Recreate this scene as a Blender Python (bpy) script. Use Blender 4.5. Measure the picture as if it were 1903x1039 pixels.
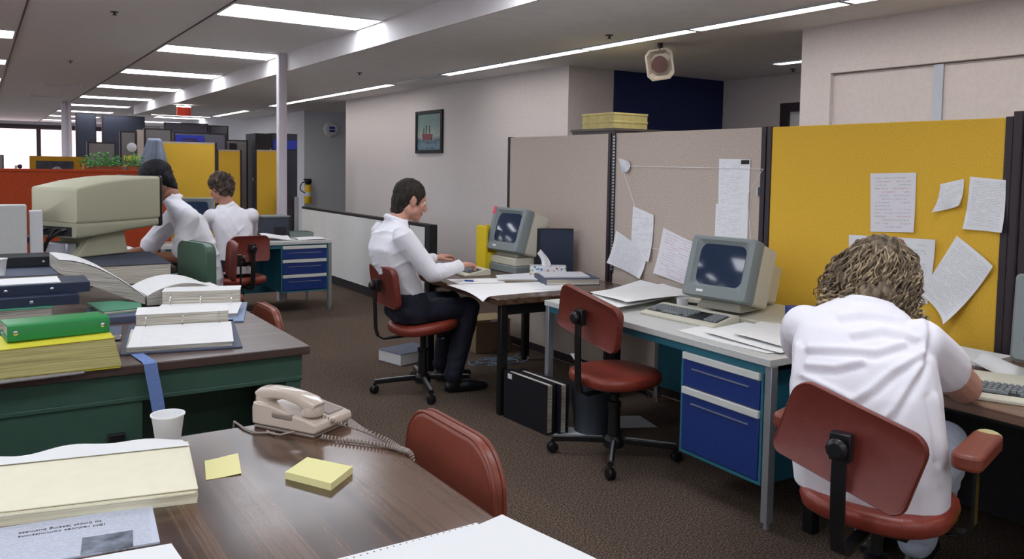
import bpy, math, random
from mathutils import Matrix, Vector, Euler
import numpy as np

PI = math.pi
R = math.radians
scene = bpy.context.scene
for o in list(bpy.data.objects):
    bpy.data.objects.remove(o)
COL = scene.collection
random.seed(7)

# ------------------------------------------------------------------ camera, world, exposure
cam_d = bpy.data.cameras.new('camera')
cam = bpy.data.objects.new('camera', cam_d)
COL.objects.link(cam)
scene.camera = cam
cam_d.sensor_fit = 'HORIZONTAL'
cam_d.sensor_width = 36.0
cam_d.lens = 36.0 * 1519.57 / 1903.0
cam_d.shift_x = 0.0
cam_d.shift_y = -(519.5 - 404.5) / 1903.0
cam_d.clip_start = 0.05
cam_d.clip_end = 120
yaw, pit, rol = 0.579, 0.061, 0.016
fw = Vector((math.sin(yaw) * math.cos(pit), math.cos(yaw) * math.cos(pit), -math.sin(pit)))
rt = Vector((math.cos(yaw), -math.sin(yaw), 0))
up = rt.cross(fw)
rt2 = rt * math.cos(rol) + up * math.sin(rol)
up2 = up * math.cos(rol) - rt * math.sin(rol)
mw = Matrix((rt2, up2, -fw)).transposed().to_4x4()
mw.translation = Vector((0, 0, 1.52))
cam.matrix_world = mw

world = bpy.data.worlds.new('World')
scene.world = world
world.use_nodes = True
bg = world.node_tree.nodes['Background']
bg.inputs[0].default_value = (0.75, 0.82, 1.0, 1)
bg.inputs[1].default_value = 0.02

vs = scene.view_settings
vs.view_transform = 'Standard'
vs.look = 'None'
vs.gamma = 1.0
vs.use_curve_mapping = False
vs.exposure = 0.42
PANEL_LIGHT = 7.5      # luminance of the ceiling light diffusers
STRIP_LIGHT = 9.0
WINDOW_LIGHT = .95

# ------------------------------------------------------------------ materials
def lin(h):
    h = h.lstrip('#')
    c = [int(h[i:i + 2], 16) / 255 for i in (0, 2, 4)]
    return tuple((x / 12.92 if x <= .04045 else ((x + .055) / 1.055) ** 2.4) for x in c) + (1,)

def _new(name):
    m = bpy.data.materials.new(name)
    m.use_nodes = True
    nt = m.node_tree
    return m, nt, nt.nodes['Principled BSDF']

def mat(name, col, rough=.5, metal=0.0, var=None, bump=None, spec=.5, coat=0, sheen=0, detail=3):
    """plain procedural surface: colour with a little noise variation and noise bump"""
    m, nt, b = _new(name)
    N, L = nt.nodes, nt.links
    c = lin(col) if isinstance(col, str) else col
    b.inputs['Base Color'].default_value = c
    b.inputs['Roughness'].default_value = rough
    b.inputs['Metallic'].default_value = metal
    b.inputs['Specular IOR Level'].default_value = spec
    b.inputs['Coat Weight'].default_value = coat
    b.inputs['Coat Roughness'].default_value = .12
    b.inputs['Sheen Weight'].default_value = sheen
    tc = None
    if var or bump:
        tc = N.new('ShaderNodeTexCoord')
    if var:
        sc, amt = var
        n = N.new('ShaderNodeTexNoise'); n.inputs['Scale'].default_value = sc; n.inputs['Detail'].default_value = detail
        L.new(tc.outputs['Object'], n.inputs['Vector'])
        r = N.new('ShaderNodeMapRange'); r.inputs[1].default_value = .3; r.inputs[2].default_value = .7
        r.inputs[3].default_value = 1 - amt; r.inputs[4].default_value = 1 + amt
        L.new(n.outputs['Fac'], r.inputs[0])
        mx = N.new('ShaderNodeMix'); mx.data_type = 'RGBA'; mx.blend_type = 'MULTIPLY'
        mx.inputs['Factor'].default_value = 1
        mx.inputs['A'].default_value = c
        L.new(r.outputs[0], mx.inputs['B'])
        L.new(mx.outputs['Result'], b.inputs['Base Color'])
    if bump:
        sc, st = bump
        n2 = N.new('ShaderNodeTexNoise'); n2.inputs['Scale'].default_value = sc; n2.inputs['Detail'].default_value = 4
        L.new(tc.outputs['Object'], n2.inputs['Vector'])
        bp = N.new('ShaderNodeBump'); bp.inputs['Strength'].default_value = st; bp.inputs['Distance'].default_value = .01
        L.new(n2.outputs['Fac'], bp.inputs['Height'])
        L.new(bp.outputs['Normal'], b.inputs['Normal'])
    return m

def emis(name, col, strength):
    m, nt, b = _new(name)
    b.inputs['Base Color'].default_value = lin('#ffffff')
    b.inputs['Emission Color'].default_value = lin(col)
    b.inputs['Emission Strength'].default_value = strength
    return m

def wood(name, dark, light, rough=.28, axis='Y', scale=1.0):
    """laminate with straight fine grain along one axis"""
    m, nt, b = _new(name)
    N, L = nt.nodes, nt.links
    tc = N.new('ShaderNodeTexCoord')
    fs = []
    for k, (across, along, det) in enumerate(((26, .35, 3), (170, 1.0, 3))):
        mp = N.new('ShaderNodeMapping')
        s = [across] * 3; s['XYZ'.index(axis)] = along
        mp.inputs['Scale'].default_value = [v * scale for v in s]
        L.new(tc.outputs['Object'], mp.inputs['Vector'])
        n = N.new('ShaderNodeTexNoise'); n.inputs['Scale'].default_value = 1.0; n.inputs['Detail'].default_value = det
        n.inputs['Distortion'].default_value = .0
        L.new(mp.outputs[0], n.inputs['Vector'])
        fs.append(n.outputs['Fac'])
    mx = N.new('ShaderNodeMix'); mx.data_type = 'FLOAT'; mx.inputs['Factor'].default_value = .35
    L.new(fs[0], mx.inputs['A']); L.new(fs[1], mx.inputs['B'])
    cr = N.new('ShaderNodeValToRGB')
    cr.color_ramp.elements[0].position = .42; cr.color_ramp.elements[0].color = lin(dark)
    cr.color_ramp.elements[1].position = .58; cr.color_ramp.elements[1].color = lin(light)
    L.new(mx.outputs['Result'], cr.inputs[0]); L.new(cr.outputs[0], b.inputs['Base Color'])
    n2 = N.new('ShaderNodeTexNoise'); n2.inputs['Scale'].default_value = 5; n2.inputs['Detail'].default_value = 3
    L.new(tc.outputs['Object'], n2.inputs['Vector'])
    r = N.new('ShaderNodeMapRange'); r.inputs[3].default_value = rough; r.inputs[4].default_value = rough + .14
    L.new(n2.outputs['Fac'], r.inputs[0]); L.new(r.outputs[0], b.inputs['Roughness'])
    b.inputs['Specular IOR Level'].default_value = .85
    return m

def paper(name, col, ink='#55585f', lines=26, density=.5, x0=.1, x1=.9, y0=.07, y1=.93, red=0.0, axes=('X', 'Y'), amt=.34):
    """sheet with faint lines of writing; Generated coordinates run over the sheet"""
    m, nt, b = _new(name)
    N, L = nt.nodes, nt.links
    b.inputs['Roughness'].default_value = .75
    b.inputs['Specular IOR Level'].default_value = .2
    tc = N.new('ShaderNodeTexCoord'); sp = N.new('ShaderNodeSeparateXYZ')
    L.new(tc.outputs['Generated'], sp.inputs[0])
    X, Y = sp.outputs[axes[0]], sp.outputs[axes[1]]
    def M(op, a, bb=None, c=None):
        q = N.new('ShaderNodeMath'); q.operation = op
        for i, v in enumerate((a, bb, c)):
            if v is None: continue
            if isinstance(v, (int, float)): q.inputs[i].default_value = v
            else: L.new(v, q.inputs[i])
        return q.outputs[0]
    row = M('MULTIPLY', Y, lines)
    fr = M('FRACT', row); fl = M('FLOOR', row)
    band = M('MULTIPLY', M('GREATER_THAN', fr, .3), M('LESS_THAN', fr, .72))
    cv = N.new('ShaderNodeCombineXYZ')
    L.new(M('MULTIPLY', X, 55), cv.inputs[0]); L.new(M('MULTIPLY', fl, 7.31), cv.inputs[1]); L.new(M('MULTIPLY', fr, 2.0), cv.inputs[2])
    n = N.new('ShaderNodeTexNoise'); n.inputs['Scale'].default_value = 1; n.inputs['Detail'].default_value = 2
    L.new(cv.outputs[0], n.inputs['Vector'])
    cv2 = N.new('ShaderNodeCombineXYZ')
    L.new(M('MULTIPLY', X, 3), cv2.inputs[0]); L.new(M('MULTIPLY', fl, 3.7), cv2.inputs[1])
    n2 = N.new('ShaderNodeTexNoise'); n2.inputs['Scale'].default_value = 1
    L.new(cv2.outputs[0], n2.inputs['Vector'])
    on = M('MULTIPLY', M('GREATER_THAN', n.outputs['Fac'], .47), M('GREATER_THAN', n2.outputs['Fac'], 1 - density))
    mar = M('MULTIPLY', M('MULTIPLY', M('GREATER_THAN', X, x0), M('LESS_THAN', X, x1)),
            M('MULTIPLY', M('GREATER_THAN', Y, y0), M('LESS_THAN', Y, y1)))
    f = M('MULTIPLY', M('MULTIPLY', M('MULTIPLY', band, on), mar), amt)
    mx = N.new('ShaderNodeMix'); mx.data_type = 'RGBA'
    mx.inputs['A'].default_value = lin(col)
    if red:
        wn = N.new('ShaderNodeTexWhiteNoise'); wn.noise_dimensions = '1D'
        L.new(fl, wn.inputs['W'])
        mi = N.new('ShaderNodeMix'); mi.data_type = 'RGBA'
        mi.inputs['A'].default_value = lin(ink); mi.inputs['B'].default_value = lin('#c02850')
        L.new(M('LESS_THAN', wn.outputs['Value'], red), mi.inputs['Factor'])
        L.new(mi.outputs['Result'], mx.inputs['B'])
    else:
        mx.inputs['B'].default_value = lin(ink)
    L.new(f, mx.inputs['Factor']); L.new(mx.outputs['Result'], b.inputs['Base Color'])
    return m

def pages(name, c1, c2, axis='Z', scale=420):
    """edge of a stack of sheets: fine stripes"""
    m, nt, b = _new(name)
    N, L = nt.nodes, nt.links
    b.inputs['Roughness'].default_value = .8
    tc = N.new('ShaderNodeTexCoord'); mp = N.new('ShaderNodeMapping')
    s = [3, 3, 3]; s['XYZ'.index(axis)] = scale
    mp.inputs['Scale'].default_value = s
    L.new(tc.outputs['Object'], mp.inputs['Vector'])
    n = N.new('ShaderNodeTexNoise'); n.inputs['Scale'].default_value = 1; n.inputs['Detail'].default_value = 2
    L.new(mp.outputs[0], n.inputs['Vector'])
    cr = N.new('ShaderNodeValToRGB')
    cr.color_ramp.elements[0].position = .35; cr.color_ramp.elements[0].color = lin(c1)
    cr.color_ramp.elements[1].position = .65; cr.color_ramp.elements[1].color = lin(c2)
    L.new(n.outputs['Fac'], cr.inputs[0]); L.new(cr.outputs[0], b.inputs['Base Color'])
    return m

def hairmat(name, c1, c2, scale=60):
    m, nt, b = _new(name)
    N, L = nt.nodes, nt.links
    b.inputs['Roughness'].default_value = .65
    b.inputs['Specular IOR Level'].default_value = .25
    tc = N.new('ShaderNodeTexCoord'); mp = N.new('ShaderNodeMapping')
    mp.inputs['Scale'].default_value = (scale, scale, scale * .25)
    L.new(tc.outputs['Object'], mp.inputs['Vector'])
    n = N.new('ShaderNodeTexNoise'); n.inputs['Scale'].default_value = 1; n.inputs['Detail'].default_value = 5
    L.new(mp.outputs[0], n.inputs['Vector'])
    cr = N.new('ShaderNodeValToRGB')
    cr.color_ramp.elements[0].position = .35; cr.color_ramp.elements[0].color = lin(c1)
    cr.color_ramp.elements[1].position = .7; cr.color_ramp.elements[1].color = lin(c2)
    L.new(n.outputs['Fac'], cr.inputs[0]); L.new(cr.outputs[0], b.inputs['Base Color'])
    bp = N.new('ShaderNodeBump'); bp.inputs['Strength'].default_value = .8; bp.inputs['Distance'].default_value = .01
    L.new(n.outputs['Fac'], bp.inputs['Height']); L.new(bp.outputs['Normal'], b.inputs['Normal'])
    return m

def carpetmat():
    m, nt, b = _new('carpet')
    N, L = nt.nodes, nt.links
    b.inputs['Roughness'].default_value = 1
    b.inputs['Specular IOR Level'].default_value = .1
    tc = N.new('ShaderNodeTexCoord')
    n = N.new('ShaderNodeTexNoise'); n.inputs['Scale'].default_value = 120; n.inputs['Detail'].default_value = 6; n.inputs['Roughness'].default_value = .8
    L.new(tc.outputs['Object'], n.inputs['Vector'])
    cr = N.new('ShaderNodeValToRGB')
    cr.color_ramp.elements[0].position = .38; cr.color_ramp.elements[0].color = lin('#241c18')
    cr.color_ramp.elements[1].position = .64; cr.color_ramp.elements[1].color = lin('#9d8a7a')
    e = cr.color_ramp.elements.new(.5); e.color = lin('#5b4d43')
    L.new(n.outputs['Fac'], cr.inputs[0]); L.new(cr.outputs[0], b.inputs['Base Color'])
    bp = N.new('ShaderNodeBump'); bp.inputs['Strength'].default_value = .6; bp.inputs['Distance'].default_value = .008
    L.new(n.outputs['Fac'], bp.inputs['Height']); L.new(bp.outputs['Normal'], b.inputs['Normal'])
    return m

def screenmat():
    m, nt, b = _new('crt_glass')
    b.inputs['Base Color'].default_value = lin('#18202f')
    b.inputs['Roughness'].default_value = .10
    b.inputs['Coat Weight'].default_value = .0
    b.inputs['Coat Roughness'].default_value = .04
    b.inputs['Emission Color'].default_value = lin('#34507a')
    b.inputs['Emission Strength'].default_value = .11
    return m

def picmat(name, axes, fn):
    """painting-like colour field from noise over Generated coordinates"""
    m, nt, b = _new(name)
    fn(m, nt, b, axes)
    return m

MT = dict(
    ceil=mat('ceiling_board', '#eceeef', .95, var=(60, .06), bump=(140, .25), spec=.1),
    ceil_low=mat('soffit_paint', '#ebecec', .95, var=(9, .03), spec=.1),
    beam=mat('beam_paint', '#d8d3d3', .7, var=(5, .03)),
    wall=mat('vinyl_wall', '#d8d1cf', .75, var=(40, .04), bump=(180, .1)),
    wall2=mat('pale_wall', '#cfc6c5', .75, var=(30, .03)),
    wallw=mat('white_wall', '#d2d4da', .8, var=(20, .03)),
    bluewall=mat('blue_wall', '#16265c', .7, var=(20, .1)),
    carpet=carpetmat(),
    black=mat('black_metal', '#121214', .4, spec=.5),
    blackpl=mat('black_plastic', '#17171b', .35),
    blackmat=mat('black_board', '#1c1a1e', .7),
    brownblack=mat('dark_trim', '#2c2128', .5),
    grey_post=mat('post_paint', '#cfc6ce', .5, var=(8, .03)),
    fabric_beige=mat('beige_panel_fabric', '#c3b4a8', .95, var=(90, .12), bump=(300, .4), spec=.1),
    fabric_yellow=mat('mustard_panel_fabric', '#e8ba45', .9, var=(160, .10), bump=(260, .4), spec=.1),
    fabric_grey=mat('grey_panel_fabric', '#6b6a74', .95, var=(60, .1), bump=(200, .3), spec=.1),
    fabric_grey2=mat('warm_grey_panel', '#85807f', .95, var=(60, .1), spec=.1),
    fabric_dark=mat('charcoal_panel', '#454853', .95, var=(60, .1), spec=.1),
    fabric_orange=mat('orange_panel_fabric', '#a84628', .9, var=(50, .1), bump=(200, .3), spec=.1),
    whiteboard=mat('white_laminate', '#e3e2df', .45, var=(12, .02)),
    desktop=mat('cream_laminate', '#c8c9c6', .35, var=(30, .03)),
    alu=mat('brushed_aluminium', '#b9bec4', .35, metal=.7, var=(80, .05)),
    white_pull=mat('pale_pull_strip', '#d9dbd6', .4),
    teal=mat('teal_steel', '#2b6f83', .45),
    blue_drawer=mat('blue_drawer_enamel', '#1b357a', .42, var=(50, .06)),
    wood_dark=wood('walnut_laminate', '#3c281d', '#664b3a', .14, 'Y'),
    wood_dx=wood('walnut_laminate_x', '#4a3933', '#66524a', .24, 'X'),
    wood_mid=wood('oak_laminate', '#66493a', '#86664f', .3, 'Y'),
    green_steel=mat('green_steel', '#38584a', .45, var=(20, .05)),
    green_vinyl=mat('green_vinyl', '#4c6a5a', .4, bump=(300, .15)),
    red_vinyl=mat('red_vinyl', '#87382a', .34, var=(25, .10), bump=(220, .12)),
    red_back=mat('red_vinyl_back', '#702e24', .42, var=(30, .08), bump=(220, .10)),
    red_front=mat('maroon_vinyl', '#844232', .38, var=(30, .08), bump=(260, .1)),
    foam=mat('yellow_foam', '#c9bd8a', .95, bump=(90, .5)),
    beige_pl=mat('beige_plastic', '#cfcbb9', .5, var=(120, .03)),
    putty=mat('putty_plastic', '#b7b49a', .55, var=(120, .03), bump=(400, .06)),
    grey_bez=mat('grey_bezel', '#7c8484', .5, var=(120, .03)),
    grey_key=mat('grey_key', '#7d8386', .55),
    glass=screenmat(),
    phone=mat('almond_plastic', '#cdbdae', .22, coat=.3),
    phone_dk=mat('almond_dark_plastic', '#8d7e74', .4),  # darker almond for the foot, grip and keypad plate
    cord=mat('cord_tan', '#9a8d83', .5),
    foamcup=mat('foam_cup', '#f0f0f0', .7, bump=(300, .1), spec=.2),
    postit=mat('yellow_note', '#efe9a8', .8, spec=.2),
    cream=mat('cream_sheet', '#efe9cf', .8, var=(20, .02), spec=.2),
    white=mat('white_paper', '#eeeeee', .8, spec=.2),
    white_dim=mat('greyish_paper', '#d6d6da', .8, spec=.2),
    p_dense=paper('typed_paper', '#e9e9ec', lines=34, density=.62),
    p_sparse=paper('handwritten_paper', '#e7e7ea', '#6a6f86', lines=24, density=.5),
    p_red=paper('red_marked_paper', '#e4e1e6', '#8a8796', lines=17, density=.56, red=.5),
    p_list=paper('listing_paper', '#eaebee', '#70747e', lines=46, density=.5, x0=.06, x1=.8),
    p_faint=paper('faint_print_paper', '#ecebea', '#8a8a90', lines=40, density=.6, amt=.16),
    p_news=paper('newsprint', '#c9cedb', '#4a5064', lines=60, density=.78, x0=.02, x1=.97, y0=.02, y1=.98),
    pg=pages('page_edges', '#9b9486', '#e6e0d2'),
    pg_yellow=pages('directory_edges', '#857c48', '#b1a66c'),
    pg_old=pages('old_page_edges', '#8f8a80', '#cfc8bd'),
    yellow_cover=mat('yellow_cover', '#d9cf35', .6),
    binder_green=mat('green_binder', '#1f8a45', .35, var=(40, .04)),
    binder_green2=mat('green_cover', '#3f8a68', .5, var=(60, .05)),
    binder_navy=mat('navy_binder', '#1f2b44', .5, var=(200, .15)),
    binder_black=mat('black_binder', '#14161f', .5, var=(200, .15)),
    binder_slate=mat('slate_cover', '#4d566c', .6, var=(200, .12)),
    binder_blue=mat('light_blue_cover', '#7f93b5', .5),
    strap=mat('blue_webbing', '#6d87bf', .8, var=(120, .1)),
    chrome=mat('chrome', '#d8dade', .15, metal=1),
    yellow_pl=mat('yellow_plastic', '#e3c71c', .45),
    blue_pl=mat('blue_plastic', '#25489f', .45),
    cardboard=mat('cardboard', '#8a7358', .85, var=(20, .05)),
    box_yellow=mat('yellow_paper_box', '#dacd8a', .7, var=(20, .08)),
    waste=mat('slate_bin', '#3a4149', .5),
    skin=mat('skin', '#c48f7b', .5, var=(60, .06)),
    skin_tan=mat('tanned_skin', '#96654f', .5, var=(60, .06)),
    lips=mat('lips', '#a5655a', .5),
    eyew=mat('eye_white', '#e5e0da', .25),
    shirt=mat('white_shirt', '#ebeaf0', .85, var=(14, .02), bump=(16, .22), spec=.2),
    blouse=mat('white_blouse', '#f0edf3', .85, var=(10, .02), bump=(12, .2), spec=.2),
    navy=mat('navy_trousers', '#15182a', .8, bump=(40, .3)),
    jeans=mat('pale_blue_trousers', '#b4bfd0', .85, bump=(60, .3)),
    shoe=mat('black_shoe', '#141418', .4),
    hair_dark=hairmat('dark_hair', '#15120f', '#3a302a'),
    hair_black=hairmat('black_hair', '#0c0c10', '#24222a'),
    hair_brown=hairmat('curly_brown_hair', '#2c2420', '#6d5d54', 40),
    hair_fair=hairmat('fair_hair', '#6b5a48', '#c4b08e', 60),
    hair_fair2=hairmat('fair_hair_dark_lock', '#463b31', '#8f7d66', 60),
    red_pl=mat('red_plastic', '#a81f38', .4),
    ext_yellow=mat('extinguisher_yellow', '#d9b51d', .35),
    leaf=mat('leaf_green', '#5c9a52', .6, var=(30, .3)),
    soil=mat('soil', '#3a2c22', .9),
    terracotta=mat('terracotta', '#a2532f', .7),
    denim_jacket=mat('blue_grey_jacket', '#7d8698', .9, var=(12, .15), bump=(20, .5)),
    sign_blue=mat('sign_blue', '#2638b0', .5),
    sign_red=mat('sign_red', '#d8452e', .4),
    speaker_case=mat('speaker_case', '#aaa193', .6),
    speaker_cone=mat('speaker_cone', '#4a2c2a', .6),
    cable=mat('pale_blue_cable', '#8fa2c4', .5),
    panel_lamp=emis('lamp_diffuser', '#f1f6ff', PANEL_LIGHT),
    strip_lamp=emis('strip_lamp_diffuser', '#fdf6f2', STRIP_LIGHT),
    fill_blind=emis('fill_blind_glow', '#e6eeff', .9),  # glow of the added window wall out of view
    blind=emis('sunlit_blind', '#ffdfe8', WINDOW_LIGHT),
)
for _m in ('shirt', 'blouse'):
    pass

# ------------------------------------------------------------------ mesh helpers
class B:
    """collects shapes; .obj() links them as ONE mesh object"""
    def __init__(s, M=None):
        s.v, s.f, s.M = [], [], (M or Matrix())
    def at(s, loc=(0, 0, 0), rot=(0, 0, 0)):
        s.M = Matrix.Translation(loc) @ Euler(rot).to_matrix().to_4x4()
        return s
    def add(s, vs, fs):
        o = len(s.v)
        s.v += [tuple(s.M @ Vector(p)) for p in vs]
        s.f += [tuple(i + o for i in f) for f in fs]
        return s
    def box(s, x0, x1, y0, y1, z0, z1):
        vs = [(x, y, z) for z in (z0, z1) for y in (y0, y1) for x in (x0, x1)]
        return s.add(vs, [(0, 2, 3, 1), (4, 5, 7, 6), (0, 1, 5, 4), (2, 6, 7, 3), (0, 4, 6, 2), (1, 3, 7, 5)])
    def hexa(s, lo, hi):
        """8 points: lo quad (ccw from above) and hi quad"""
        return s.add(list(lo) + list(hi), [(3, 2, 1, 0), (4, 5, 6, 7)] + [(i, (i + 1) % 4, 4 + (i + 1) % 4, 4 + i) for i in range(4)])
    def prism(s, poly, a, b, ax='z'):
        n = len(poly)
        def P(u, v, w):
            return {'z': (u, v, w), 'y': (u, w, v), 'x': (w, u, v)}[ax]
        vs = [P(u, v, a) for u, v in poly] + [P(u, v, b) for u, v in poly]
        fs = [tuple(range(n))[::-1], tuple(range(n, 2 * n))] + [(i, (i + 1) % n, n + (i + 1) % n, n + i) for i in range(n)]
        if ax == 'y':
            fs = [f[::-1] for f in fs]
        return s.add(vs, fs)
    def rings(s, rs, cap=True, closed=False):
        n = len(rs[0]); vs = [p for r in rs for p in r]; fs = []
        m = len(rs)
        for k in range(m if closed else m - 1):
            a, b = k * n, ((k + 1) % m) * n
            fs += [(a + i, a + (i + 1) % n, b + (i + 1) % n, b + i) for i in range(n)]
        if cap and not closed:
            fs += [tuple(range(n))[::-1], tuple(range((m - 1) * n, m * n))]
        return s.add(vs, fs)
    def lathe(s, prof, c=(0, 0, 0), n=20, ax='z', cap=True):
        rs = []
        for r, h in prof:
            ring = []
            for i in range(n):
                a = 2 * PI * i / n
                u, v = r * math.cos(a), r * math.sin(a)
                p = {'z': (u, v, h), 'x': (h, u, v), 'y': (v, h, u)}[ax]
                ring.append((p[0] + c[0], p[1] + c[1], p[2] + c[2]))
            rs.append(ring)
        return s.rings(rs, cap)
    def cyl(s, p0, p1, r0, r1=None, n=12):
        return s.tube([p0, p1], [r0, r0 if r1 is None else r1], n)
    def tube(s, pts, r, n=8, closed=False):
        P = [Vector(p) for p in pts]
        m = len(P)
        rr = r if isinstance(r, (list, tuple)) else [r] * m
        rs = []; u = None
        for i in range(m):
            if closed:
                t = P[(i + 1) % m] - P[i - 1]
            else:
                t = P[min(i + 1, m - 1)] - P[max(i - 1, 0)]
            t = t.normalized() if t.length > 1e-9 else Vector((0, 0, 1))
            if u is None:
                u = t.orthogonal().normalized()
            else:
                u = u - t * u.dot(t)
                u = u.normalized() if u.length > 1e-6 else t.orthogonal().normalized()
            w = t.cross(u)
            rs.append([tuple(P[i] + (u * math.cos(2 * PI * k / n) + w * math.sin(2 * PI * k / n)) * rr[i]) for k in range(n)])
        return s.rings(rs, True, closed)
    def bar(s, pts, w, t, side):
        """flat bar along pts, width w along 'side', thickness t"""
        P = [Vector(p) for p in pts]; S = Vector(side).normalized(); rs = []
        for i in range(len(P)):
            d = (P[min(i + 1, len(P) - 1)] - P[max(i - 1, 0)]).normalized()
            nrm = d.cross(S).normalized()
            rs.append([tuple(P[i] + S * (w / 2) * a + nrm * (t / 2) * b) for a, b in ((-1, -1), (1, -1), (1, 1), (-1, 1))])
        return s.rings(rs)
    def ball(s, c, r, nu=14, nv=9, rot=None):
        rx, ry, rz = (r, r, r) if isinstance(r, (int, float)) else r
        Q = rot if rot is not None else Matrix.Identity(3)
        rs = []
        for j in range(nv + 1):
            th = PI * min(max(j / nv, .02), .98)
            rs.append([tuple(Vector(c) + Q @ Vector((rx * math.sin(th) * math.cos(2 * PI * i / nu), ry * math.sin(th) * math.sin(2 * PI * i / nu), -rz * math.cos(th)))) for i in range(nu)])
        return s.rings(rs)
    def sheet(s, fn, nu, nv, th=0.0):
        """fn(u,v)->point, u,v in 0..1; th gives it thickness (a shell)"""
        vs = [fn(i / nu, j / nv) for j in range(nv + 1) for i in range(nu + 1)]
        W = nu + 1
        fs = [(j * W + i, j * W + i + 1, (j + 1) * W + i + 1, (j + 1) * W + i) for j in range(nv) for i in range(nu)]
        if th:
            k = len(vs)
            nrm = (Vector(vs[1]) - Vector(vs[0])).cross(Vector(vs[W]) - Vector(vs[0])).normalized() * th
            vs = vs + [tuple(Vector(p) - nrm) for p in vs]
            fs = fs + [tuple(i + k for i in f[::-1]) for f in fs]
            bd = [i for i in range(W)] + [j * W + nu for j in range(1, nv + 1)] + [nv * W + i for i in range(nu - 1, -1, -1)] + [j * W for j in range(nv - 1, 0, -1)]
            fs += [(bd[i], bd[i] + k, bd[(i + 1) % len(bd)] + k, bd[(i + 1) % len(bd)]) for i in range(len(bd))]
        return s.add(vs, fs)
    def mesh(s, name, smooth=35):
        me = bpy.data.meshes.new(name)
        me.from_pydata(s.v, [], s.f)
        me.update()
        if smooth:
            me.shade_smooth()
            me.set_sharp_from_angle(angle=R(smooth))
        return me
    def obj(s, name, m, parent=None, bev=0, seg=2, smooth=35, kind=None, sub=0):
        me = s.mesh(name, smooth)
        me.materials.append(MT[m] if isinstance(m, str) else m)
        o = bpy.data.objects.new(name, me)
        COL.objects.link(o)
        if parent is not None:
            o.parent = parent
        if bev:
            b = o.modifiers.new('bevel', 'BEVEL'); b.width = bev; b.segments = seg; b.limit_method = 'ANGLE'; b.angle_limit = R(40)
        if sub:
            q = o.modifiers.new('sub', 'SUBSURF'); q.levels = sub; q.render_levels = sub
        if kind:
            o['kind'] = kind
        return o

def tag(o, label, cat, group=None):
    o['label'] = label; o['category'] = cat
    if group: o['group'] = group
    return o

def thing(name, label, cat, loc=(0, 0, 0), rz=0, group=None, rot=None):
    o = bpy.data.objects.new(name, None)
    COL.objects.link(o)
    o.empty_display_size = .1
    o.location = loc
    o.rotation_euler = rot if rot else (0, 0, rz)
    return tag(o, label, cat, group)

def struct(name, b, m, **k):
    return b.obj(name, m, None, kind='structure', smooth=k.pop('smooth', 30), **k)

def dup(o, loc=None, rz=None, label=None, rot=None, group=None):
    def cp(x, par):
        c = x.copy(); COL.objects.link(c); c.parent = par
        for ch in x.children:
            cp(ch, c)
        return c
    c = cp(o, None)
    if loc is not None: c.location = loc
    if rz is not None: c.rotation_euler = (0, 0, rz)
    if rot is not None: c.rotation_euler = rot
    if label: c['label'] = label
    if group: c['group'] = group
    return c

def rrect(w, h, r, n=5, cx=0, cy=0):
    """rounded rectangle outline; r may be 4 radii (br, tr, tl, bl)"""
    rs = r if isinstance(r, (list, tuple)) else (r,) * 4
    pts = []
    for k, (sx, sy) in enumerate(((1, -1), (1, 1), (-1, 1), (-1, -1))):
        q = rs[k]; ox, oy = cx + sx * (w / 2 - q), cy + sy * (h / 2 - q)
        a0 = -PI / 2 + k * PI / 2
        for i in range(n + 1):
            a = a0 + PI / 2 * i / n
            pts.append((ox + q * math.cos(a), oy + q * math.sin(a)))
    return pts

def textobj(s, name, size, m, parent, loc, rot, extrude=.0006, align='CENTER'):
    cu = bpy.data.curves.new(name, 'FONT')
    cu.body = s; cu.size = size; cu.extrude = extrude; cu.align_x = align; cu.align_y = 'CENTER'
    o = bpy.data.objects.new(name, cu)
    COL.objects.link(o)
    dg = bpy.context.evaluated_depsgraph_get()
    me = bpy.data.meshes.new_from_object(o.evaluated_get(dg))
    bpy.data.objects.remove(o)
    me.materials.append(MT[m])
    q = bpy.data.objects.new(name, me)
    COL.objects.link(q)
    q.location = loc; q.rotation_euler = rot
    if parent is not None: q.parent = parent
    return q

# ================================================================== SETTING
CH, CL, BX = 2.73, 2.54, 2.86        # high ceiling, low soffit, x of the soffit edge
struct('floor', B().box(-7, 9.5, -4, 30.2, -.1, 0), 'carpet')
struct('ceiling', B().box(-7, BX, -4, 30.2, CH, CH + .1).box(BX, 9.5, 19.4, 30.2, CH, CH + .1), 'ceil')
struct('ceiling_soffit', B().box(BX + .02, 9.5, -4, 19.4, CL, CH + .1), 'ceil_low')
struct('trim_1', B().box(BX, BX + .02, -4, 19.4, CL - .004, CH), 'beam')
struct('trim_2', B().box(.338, .352, -4, 29.9, CH - .006, CH + .02), 'brownblack')
struct('trim_3', B().box(1.622, 1.636, -4, 29.9, CH - .006, CH + .02), 'brownblack')
struct('wall_left', B().box(-7.15, -7, -4, 30.2, 0, .85).box(-7.15, -7, -4, 30.2, 2.55, CH), 'wall2')
struct('wall_front', B().box(-7, 9.5, -4.15, -4, 0, CH), 'wall2')
struct('wall_back', B().box(-7, 9.5, 30.0, 30.15, 0, .85).box(-7, 9.5, 30.0, 30.15, 2.62, CH).box(3.95, 9.5, 30.0, 30.15, .85, 2.62), 'wallw')
struct('trim_4', B().box(-7, 3.95, 29.94, 30.0, 2.52, 2.64), 'brownblack')

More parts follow.
